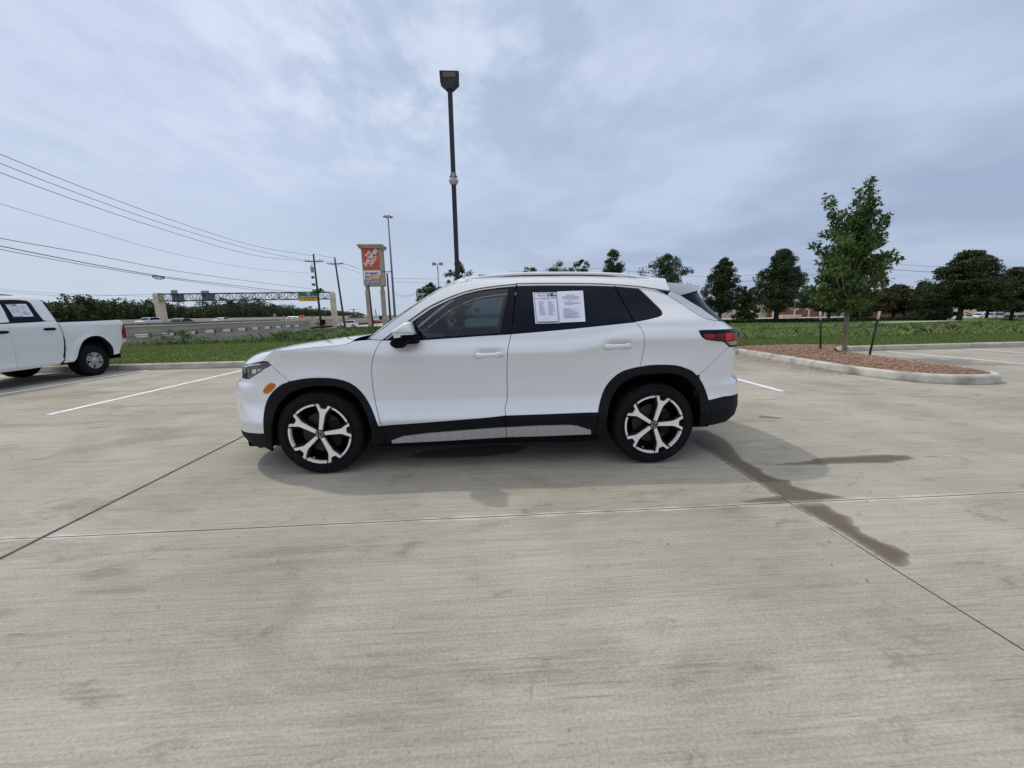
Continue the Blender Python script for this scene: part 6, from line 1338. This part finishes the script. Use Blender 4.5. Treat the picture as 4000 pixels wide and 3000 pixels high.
def wire(pts, f, rad, lab, mat='wire', sm_=5):
    P = [f(*p) for p in (catmull(np.array(pts, float), sm_) if len(pts) > 2 else pts)]
    if pts[0][0] < -200: P = [np.array([-25.4, -22., P[0][2]+.9])]+P
    m = MB(); m.tube([tuple(p) for p in P], rad, 5); return m.build('overhead_wire', M[mat], None, True, label=lab, cat='wire', group='overhead wires')
Zw = lambda x, y: (x/1.7015, 500+y/1.7015); fx = lambda x, y: atX(x, y, -25.4)
W_ = [([(-400, -20), (0, 173), (550, 395), (1100, 598), (1650, 773), (2080, 850)], 'topmost wire on the left running down to the nearest pole top', .018), ([(-400, 60), (0, 234), (550, 447), (1100, 640), (1650, 802), (2035, 880)], 'second wire from the top on the left', .018), ([(-400, 130), (0, 296), (550, 497), (1100, 680), (1650, 838), (2035, 885)], 'third wire from the top on the left', .018),
      ([(-400, 370), (0, 503), (550, 665), (1100, 822), (1650, 930), (2075, 966)], 'thin fourth wire below the top three on the left', .011), ([(-400, 640), (0, 732), (550, 830), (1100, 938), (1650, 1017), (2075, 1070)], 'wire just above the thick cable on the left', .018),
      ([(-400, 700), (0, 784), (500, 884), (1050, 982), (1500, 1040), (1900, 1086), (2085, 1100)], 'thick black cable carrying the loop fitting', .024), ([(-400, 730), (0, 807), (500, 900), (1050, 990), (1500, 1052), (1850, 1092), (2085, 1112)], 'cable running just below the thick one', .016)]
for pts, lab, rad in W_: wire([Zw(*p) for p in pts], fx, rad, lab)
r = empty('utility_pole', (-25.55, -22.1, 0), 0, 'wooden utility pole outside the left edge carrying the left-hand wires', 'pole', 'utility poles'); m = MB(); m.tube([(0, 0, -2.2), (0, 0, 13.5)], [.2, .13], 8); m.build('shaft', M['pole'], r, True)
c = fx(*Zw(1052, 987)); m = MB(); u = lambda a: (c[0], c[1]+.55*math.cos(a), c[2]-.02+(.17*math.sin(a) if math.sin(a) < 0 else .05*math.sin(a))); m.tube([u(a) for a in np.linspace(0, 2*math.pi, 25)], .035, 6, caps=False)
for t in (-.3, -.1, .15, .35): m.tube([(c[0], c[1]+t, c[2]), (c[0], c[1]+t*.8+.05, c[2]-.16)], .025, 4)
m.build('cable_loop', M['matteblack'], None, True, label='black snowshoe loop fitting hanging on the thick cable', cat='cable fitting')
f60 = lambda x, y: atY(x, y, 64)
for pts, lab, Yw in (([(1224, 993), (1304, 1008)], 'top wire between the nearest pole and the leaning pole', 66), ([(1252, 1019), (1330, 1028), (1400, 1048)], 'crossarm wire passing the leaning pole towards the pylon sign', 70), ([(1256, 1025), (1312, 1036), (1410, 1066)], 'lower crossarm wire towards the pylon sign', 70), ([(1335, 1027), (1408, 1050)], 'short wire from the leaning pole crossarm', 74),
                     ([(1527, 1088), (1640, 1089), (1720, 1090)], 'thin upper wire right of the high mast', 86), ([(1535, 1101), (1640, 1105), (1790, 1103)], 'darker lower wire right of the high mast', 86), ([(1527, 1130), (1570, 1155), (1626, 1143)], 'sagging wire to the lone dark pole', 80), ([(1527, 1142), (1575, 1160), (1626, 1148)], 'lower sagging wire to the lone dark pole', 80),
                     ([(0, 1131), (250, 1147), (600, 1158)], 'faint far wire above the woods', 90), ([(0, 1137), (250, 1156), (590, 1150)], 'faint lower far wire above the woods', 90)):
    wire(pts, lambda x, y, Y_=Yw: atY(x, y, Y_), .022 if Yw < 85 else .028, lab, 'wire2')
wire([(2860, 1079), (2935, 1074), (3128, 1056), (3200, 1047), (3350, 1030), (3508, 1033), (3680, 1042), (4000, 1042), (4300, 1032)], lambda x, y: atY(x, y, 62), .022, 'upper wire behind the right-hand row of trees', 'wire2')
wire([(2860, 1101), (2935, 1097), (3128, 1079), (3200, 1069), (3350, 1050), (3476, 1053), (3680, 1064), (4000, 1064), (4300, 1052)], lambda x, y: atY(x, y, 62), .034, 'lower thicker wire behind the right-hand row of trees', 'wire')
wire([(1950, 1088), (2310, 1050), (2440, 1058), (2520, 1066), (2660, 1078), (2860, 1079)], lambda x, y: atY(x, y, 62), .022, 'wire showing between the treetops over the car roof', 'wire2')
wire([(1990, 1059), (2140, 1058), (2185, 1058)], lambda x, y: atY(x, y, 66), .02, 'faint wire just over the front of the roof rail', 'wire2')
# parking lot lamp post behind the car
M['lamp'] = varied('dark_bronze_paint', (.018, .020, .026), (.034, .036, .044), 4, .55)
def lamp_post():
    Y = 11.8; r = empty('lamp_post', (-.88, Y, .1), 0, 'dark square lamp post with floodlight head standing behind the crossover', 'lamp post')
    zc = lambda py: atY(1765, py, Y)[2]-.1
    m = MB(); m.box((-.062, -.062, 0), (.062, .062, zc(352))); sh_ = m.build('post', M['lamp'], r)
    m = MB(); m.box((-.2, -.2, 0), (.2, .2, .5), bev=.03); m.build('post_base', M['kerb'], r)
    z0, z1, z2 = zc(353), zc(328), zc(283); w0, w1 = .075, .25
    m = MB(); m.loft([[(-w0, -.10, z0), (w0, -.10, z0), (w0, .10, z0), (-w0, .10, z0)], [(-w1, -.12, z1), (w1, -.12, z1), (w1, .12, z1), (-w1, .12, z1)], [(-w1-.01, -.12, z2-.02), (w1+.01, -.12, z2-.02), (w1+.01, .12, z2+.04), (-w1-.01, .12, z2+.04)]]); m.build('lamp_head', M['lamp'], r)
    m = MB(); m.box((-.17, -.135, z1+.10), (.17, -.118, z2-.06)); m.build('lamp_glass', principled('led_array', (.10, .09, .055), .3), r)
    zc2 = zc(706); m = MB(); n = 20
    m.loft([[(rr*math.cos(2*math.pi*i/n), rr*math.sin(2*math.pi*i/n), z) for i in range(n)] for rr, z in ((.07, zc2-.12), (.13, zc2-.04), (.135, zc2+.02), (.12, zc2+.035), (.065, zc2+.04))]); m.build('collar', principled('collar_beige', (.42, .40, .35), .6), r, True)
    m = MB(); m.loft([[(rr*math.cos(2*math.pi*i/n), rr*math.sin(2*math.pi*i/n), z) for i in range(n)] for rr, z in ((.075, zc2+.04), (.08, zc2+.20), (.066, zc2+.21))])
    for a in (0, 1.6, 3.2, 4.8): m.box((.09*math.cos(a)-.02, .09*math.sin(a)-.02, zc2+.08), (.09*math.cos(a)+.02, .09*math.sin(a)+.02, zc2+.13))
    m.build('clamp', M['steel'], r)
lamp_post()
q = atY(1709, 1030, 60); r = empty('area_light', (q[0], 60, 0), 0, 'twin-headed parking area light left of the dark lamp post', 'lamp post'); m = MB(); m.tube([(0, 0, -1), (0, 0, q[2]-.1)], [.12, .09], 8); m.build('post', M['steel'], r, True)
for s_ in (-1, 1): m = MB(); m.box((s_*.25-.0-(.55 if s_ < 0 else 0), -.3, q[2]-.22), (s_*.25+(.55 if s_ > 0 else 0), .3, q[2]+.14), bev=.03); m.box((min(0, s_*.3), -.04, q[2]-.1), (max(0, s_*.3), .04, q[2]-.02)); m.build('lamp_head', M['sback'], r)
b = atY(1515, 840, 110); r = empty('high_mast_light', (b[0], 110, 0), 0, 'very tall grey high mast light behind the pylon sign', 'lamp post'); m = MB(); m.tube([(0, 0, -2.2), (0, 0, b[2])], [.38, .17], 12); m.build('mast', principled('mast_steel', (.13, .16, .22), .55, .3), r, True)
m = MB(); m.tube([(.75*math.cos(a), .75*math.sin(a), b[2]-.4) for a in np.linspace(0, 2*math.pi, 17)], .06, 5); m.tube([(-.75, 0, b[2]-.4), (.75, 0, b[2]-.4)], .05, 5); m.build('lamp_ring', M['dsteel'], r)
for k in range(6): a = k*math.pi/3; m = MB(); m.box((1.0*math.cos(a)-.28, 1.0*math.sin(a)-.28, b[2]-.62), (1.0*math.cos(a)+.28, 1.0*math.sin(a)+.28, b[2]-.3), bev=.05); m.build('lamp_head', M['sback'], r)
# ------------------------------------------------------------------ building and things behind the trees
M['tanw'] = varied('tan_panel_wall', (.44, .38, .29), (.52, .46, .36), .3, .9); M['brick'] = varied('red_brick', (.20, .065, .042), (.29, .10, .07), 8, .9, stretch=(1, 1, 3)); M['doorw'] = principled('white_door', (.6, .62, .65), .6)
def store():
    Y = 130; p = lambda x, y: atY(x, y, Y); r = empty('store_building', (0, Y, -2.2), 0, 'long tan and brick store building behind the row of trees', 'building')
    xa, xb, xc, xd = p(2600, 1210)[0], p(2998, 1210)[0], p(3420, 1210)[0], p(3640, 1210)[0]; zt1 = p(2900, 1172)[2]+2.2; zt2 = p(3150, 1165)[2]+2.2; zb_ = p(3150, 1210)[2]+2.2
    m = MB(); m.box((xa, 0, 0), (xb, 40, zt1)); m.box((xb, -2, zb_), (xd, 40, zt2)); m.build('tan_wall', M['tanw'], r)
    m = MB(); m.box((xb, -2.1, 0), (xd, 20, zb_)); m.build('brick_wall', M['brick'], r)
    m = MB(); m.box((xb-.1, -2.25, zb_-.1), (xd, -1.9, zb_+.25)); m.box((xa, -.15, zt1-.4), (xb, .1, zt1+.1)); m.build('coping', M['tanw'], r)
    for px in (3010, 3086, 3142, 3205): m = MB(); x = p(px, 1200)[0]; m.box((x-.3, -2.3, 0), (x+.3, -2.0, zb_+.5)); m.build('pilaster', M['hconc3'], r)
    for a, b_, t, nm in ((3000, 3012, 1215, 'door'), (3277, 3300, 1221, 'loading_door'), (3320, 3336, 1216, 'loading_door')): m = MB(); m.box((p(a, t)[0], -2.3, 0), (p(b_, t)[0], -2.05, p(a, t)[2]+2.2)); m.build(nm, M['doorw'], r)
store()
def bx(name, tl, br, Y, d, mat, lab, cat, ground=-2.2, bev=.05, parts=()):
    a, b = atY(*tl, Y), atY(*br, Y); r = empty(name, ((a[0]+b[0])/2, Y, ground), 0, lab, cat); w = (b[0]-a[0])/2; z0, z1 = max(0, b[2]-ground), a[2]-ground
    m = MB(); m.box((-w, 0, z0), (w, d, z1), bev=bev); m.build(name+'_body', mat, r); return r, w, z0, z1
r, w, z0, z1 = bx('semi_trailer', (3346, 1207), (3380, 1241), 120, 13, M['doorw'], 'white box trailer with its doors towards us beside the brick wall', 'trailer')
m = MB(); m.box((-w-.02, -.04, z0+.3), (w+.02, 0, z0+.38)); m.box((-.04, -.05, z0), (.04, 0, z1)); m.build('rear_door_frame', M['steel'], r)
for s_ in (-1, 1): m = MB(); m.tube([(s_*(w-.2), 1, .5), (s_*(w-.5), 1, .5)], .5, 12); m.build('wheel', M['tyre'], r)
r, w, z0, z1 = bx('waste_enclosure', (3060, 1231), (3130, 1248), 118, 3, M['hconc3'], 'low beige enclosure in front of the brick wall left of the stake', 'enclosure'); m = MB(); m.box((-w, -.06, z0), (-w+.1, 0, z1+.2)); m.build('gate_post', M['steel'], r)
r, w, z0, z1 = bx('ticket_kiosk', (3511, 1234), (3523, 1246), 100, 1, M['doorw'], 'small white box on the ground behind the hedge under the brownish tree', 'box')
m = MB(); m.box((-w-.1, -.1, z1), (w+.1, 1.1, z1+.08)); m.build('lid', M['steel'], r)
b = atY(3600, 1228, 75); t = tree(b[0], 75, -2.2, 3.6, 3.2, 'oval', 'redleaf', 'small tree covered in red blossom behind the hedge', nC=30, per=60, size=.28, clear=.35)
# ------------------------------------------------------------------ distant vehicles
def prof_car(kind):
    if kind == 'sedan': return [(-2.3, .35), (-2.32, .62), (-2.1, .78), (-1.2, .90), (1.3, .95), (2.2, .92), (2.3, .6), (2.25, .35)], [(-1.25, .90), (-.45, 1.36), (.55, 1.40), (1.45, .96)]
    if kind == 'pickup': return [(-2.7, .5), (-2.72, .9), (-2.5, 1.1), (-1.2, 1.18), (2.65, 1.2), (2.7, .6), (2.6, .5)], [(-1.25, 1.16), (-.7, 1.75), (.75, 1.78), (.95, 1.18)]
    return [(-2.3, .4), (-2.32, .8), (-2.1, .98), (-1.15, 1.08), (1.9, 1.15), (2.25, 1.1), (2.3, .6), (2.25, .4)], [(-1.2, 1.07), (-.45, 1.62), (1.6, 1.68), (2.15, 1.14)]
def far_car(x, y, z, rz, kind, col, lab, group='vehicles on the highway'):
    r = empty('distant_car' if kind != 'pickup' else 'distant_pickup', (x, y, z), rz, lab, 'car' if kind != 'pickup' else 'pickup', group); body, cab = prof_car(kind)
    pm = M.setdefault('paint'+str(col), principled('paint', col, .35, coat=1)); m = MB(); W2 = .92
    m.loft([[(a, yy, b) for a, b in body] for yy in (-W2+.06, -W2)][::-1]+[[(a, yy, b) for a, b in body] for yy in (W2,)]); 
    top = [(a, b) for a, b in cab]; m.loft([[(a*.98, s_*(.74 if b > 1.2 else .86), b+.02*(b > 1.2)) for a, b in top] for s_ in (-1, 1)]); fixn(m.build('body', pm, r, False))
    wm = MB()
    cx_ = sum(a for a, b in cab)/4; cz_ = sum(b for a, b in cab)/4
    for s_ in (-1, 1): wm.add([(cx_+(a-cx_)*.86, s_*((.74 if b > 1.2 else .86)*1.0+.02), cz_+(b-cz_)*.74) for a, b in cab], [(0, 1, 2, 3)])
    (a0, b0), (a1, b1), (a2, b2), (a3, b3) = cab
    wm.add([(a0+.1-.03, -.74, b0+.08), (a0+.1-.03, .74, b0+.08), (a1-.05, .66, b1-.03), (a1-.05, -.66, b1-.03)], [(0, 1, 2, 3)]); wm.add([(a3-.06, -.74, b3+.10), (a3-.06, .74, b3+.10), (a2+.08, .66, b2-.04), (a2+.08, -.66, b2-.04)], [(0, 1, 2, 3)])
    wm.build('window', M['black'], r)
    wb = 1.4 if kind != 'pickup' else 1.7; R_ = .33 if kind == 'sedan' else .38
    for sx in (-wb, wb):
        for s_ in (-1, 1):
            q = MB(); q.tube([(sx, s_*.70, R_), (sx, s_*.94, R_)], R_, 16); w_ = q.build('wheel', M['tyre'], r); q = MB(); q.tube([(sx, s_*.93, R_), (sx, s_*.955, R_)], R_*.6, 12); q.build('rim', M['steel'], w_)
    for s_ in (-1, 1): q = MB(); q.box((2.2, s_*.82-.1, body[4][1]-.30), (2.34, s_*.82+.1, body[4][1]-.12)); q.build('taillight', M['red2'], r)
    return r
def fc_px(px, py, X, z, *a, **k):
    d = rays([px, py])[0]; t = X/d[0]; far_car(X, d[1]*t, z, *a, **k)
hp = math.pi/2
fc_px(711, 1250, -47, -.14, -hp, 'sedan', (.02, .022, .03), 'dark sedan under the left sign back on the highway')
fc_px(580, 1246, -70, -.14, hp, 'suv', (.5, .55, .62), 'silver vehicle beside the left gantry column')
fc_px(868, 1247, -70, -.14, hp, 'sedan', (.55, .57, .6), 'pale car barely visible over the barrier mid-gantry')
fc_px(1138, 1240, -62, -.14, hp, 'sedan', (.75, .76, .78), 'white car left of the orange roadwork sign')
fc_px(1158, 1240, -60, -.14, hp, 'sedan', (.72, .74, .75), 'white car directly behind the orange roadwork sign post')
q = atY(1209, 1249, 84); far_car(q[0], 138, -.75, .05, 'suv', (.012, .013, .018), 'black off-road vehicle right of the orange roadwork sign')
q = atY(1358, 1262, 96); far_car(q[0], 96, -1.6, math.pi*.0+.12, 'suv', (.78, .79, .8), 'white crossover on the frontage road behind the leaning pole')
q = atY(1391, 1242, 150); far_car(q[0], 150, atY(1391, 1247, 150)[2], .3, 'pickup', (.015, .016, .02), 'small black pickup under the diamond sign')
PK = 'vehicles parked beyond the trees'
for (px, py, Y, rz, kind, col, lab) in ((3600, 1243, 85, .3, 'sedan', (.6, .63, .68), 'pale car seen under the bluish tree'), (3657, 1242, 82, 2.9, 'sedan', (.75, .76, .78), 'white car just left of the tall layered tree'), (3728, 1240, 80, .2, 'suv', (.75, .77, .8), 'white car touching the trunk of the tall layered tree'), (3766, 1241, 84, 3.0, 'sedan', (.55, .6, .62), 'silver car right of the tall layered tree trunk'),
                                        (3830, 1238, 86, .1, 'suv', (.75, .76, .75), 'white car in front of the yellow machine'), (3895, 1236, 82, 3.1, 'suv', (.45, .47, .5), 'grey car between the last two trees'), (3962, 1243, 60, .1, 'pickup', (.05, .05, .055), 'dark pickup at the right edge under the trees')):
    q = atY(px, py, Y); far_car(q[0], Y, -2.0, rz, kind, col, lab, PK)
r, w, z0, z1 = bx('box_truck', (3680, 1227), (3716, 1239), 88, 2.4, M['doorw'], 'white box truck body with dark underside behind the hedge end', 'truck')
m = MB(); m.box((-w, .1, z0-1.0), (w+1.6, 2.3, z0)); m.build('chassis', M['matteblack'], r)
for sx in (-w*.6, w*.9): m = MB(); m.tube([(sx, -.02, .5), (sx, .4, .5)], .5, 14); m.build('wheel', M['tyre'], r)
M['yel'] = principled('machine_yellow', (.62, .30, .02), .5)
r, w, z0, z1 = bx('yellow_excavator', (3822, 1221), (3868, 1238), 95, 2.5, M['yel'], 'yellow construction machine partly hidden behind the trees', 'machine')
m = MB(); m.tube([(-w, 1.2, z1*.7), (-w-2.4, 1.2, z1*1.15), (-w-4.2, 1.2, z0)], [.35, .3, .22], 6); m.build('boom', M['yel'], r); m = MB(); m.box((-w*.9, -.1, .1), (w*.9, 2.6, z0), bev=.2); m.build('track', M['matteblack'], r)
m = MB(); m.box((-w*.2, -.04, z0+.5), (w*.5, 0, z1-.2)); m.build('cab_window', M['black'], r)
q0_, q1_ = atY(3640, 1262, 40), atY(3990, 1262, 40)
m = MB(); a = atZ(3735, 1268, .05); b = atZ(3900, 1262, .05)
meshobj('far_path', [(a[0], 28.5, .09), (b[0]+3, 29.5, .09), (b[0]+3, 31.5, .07), (a[0], 30.5, .07)], [(0, 1, 2, 3)], M['hconc'], None, False, kind='structure')
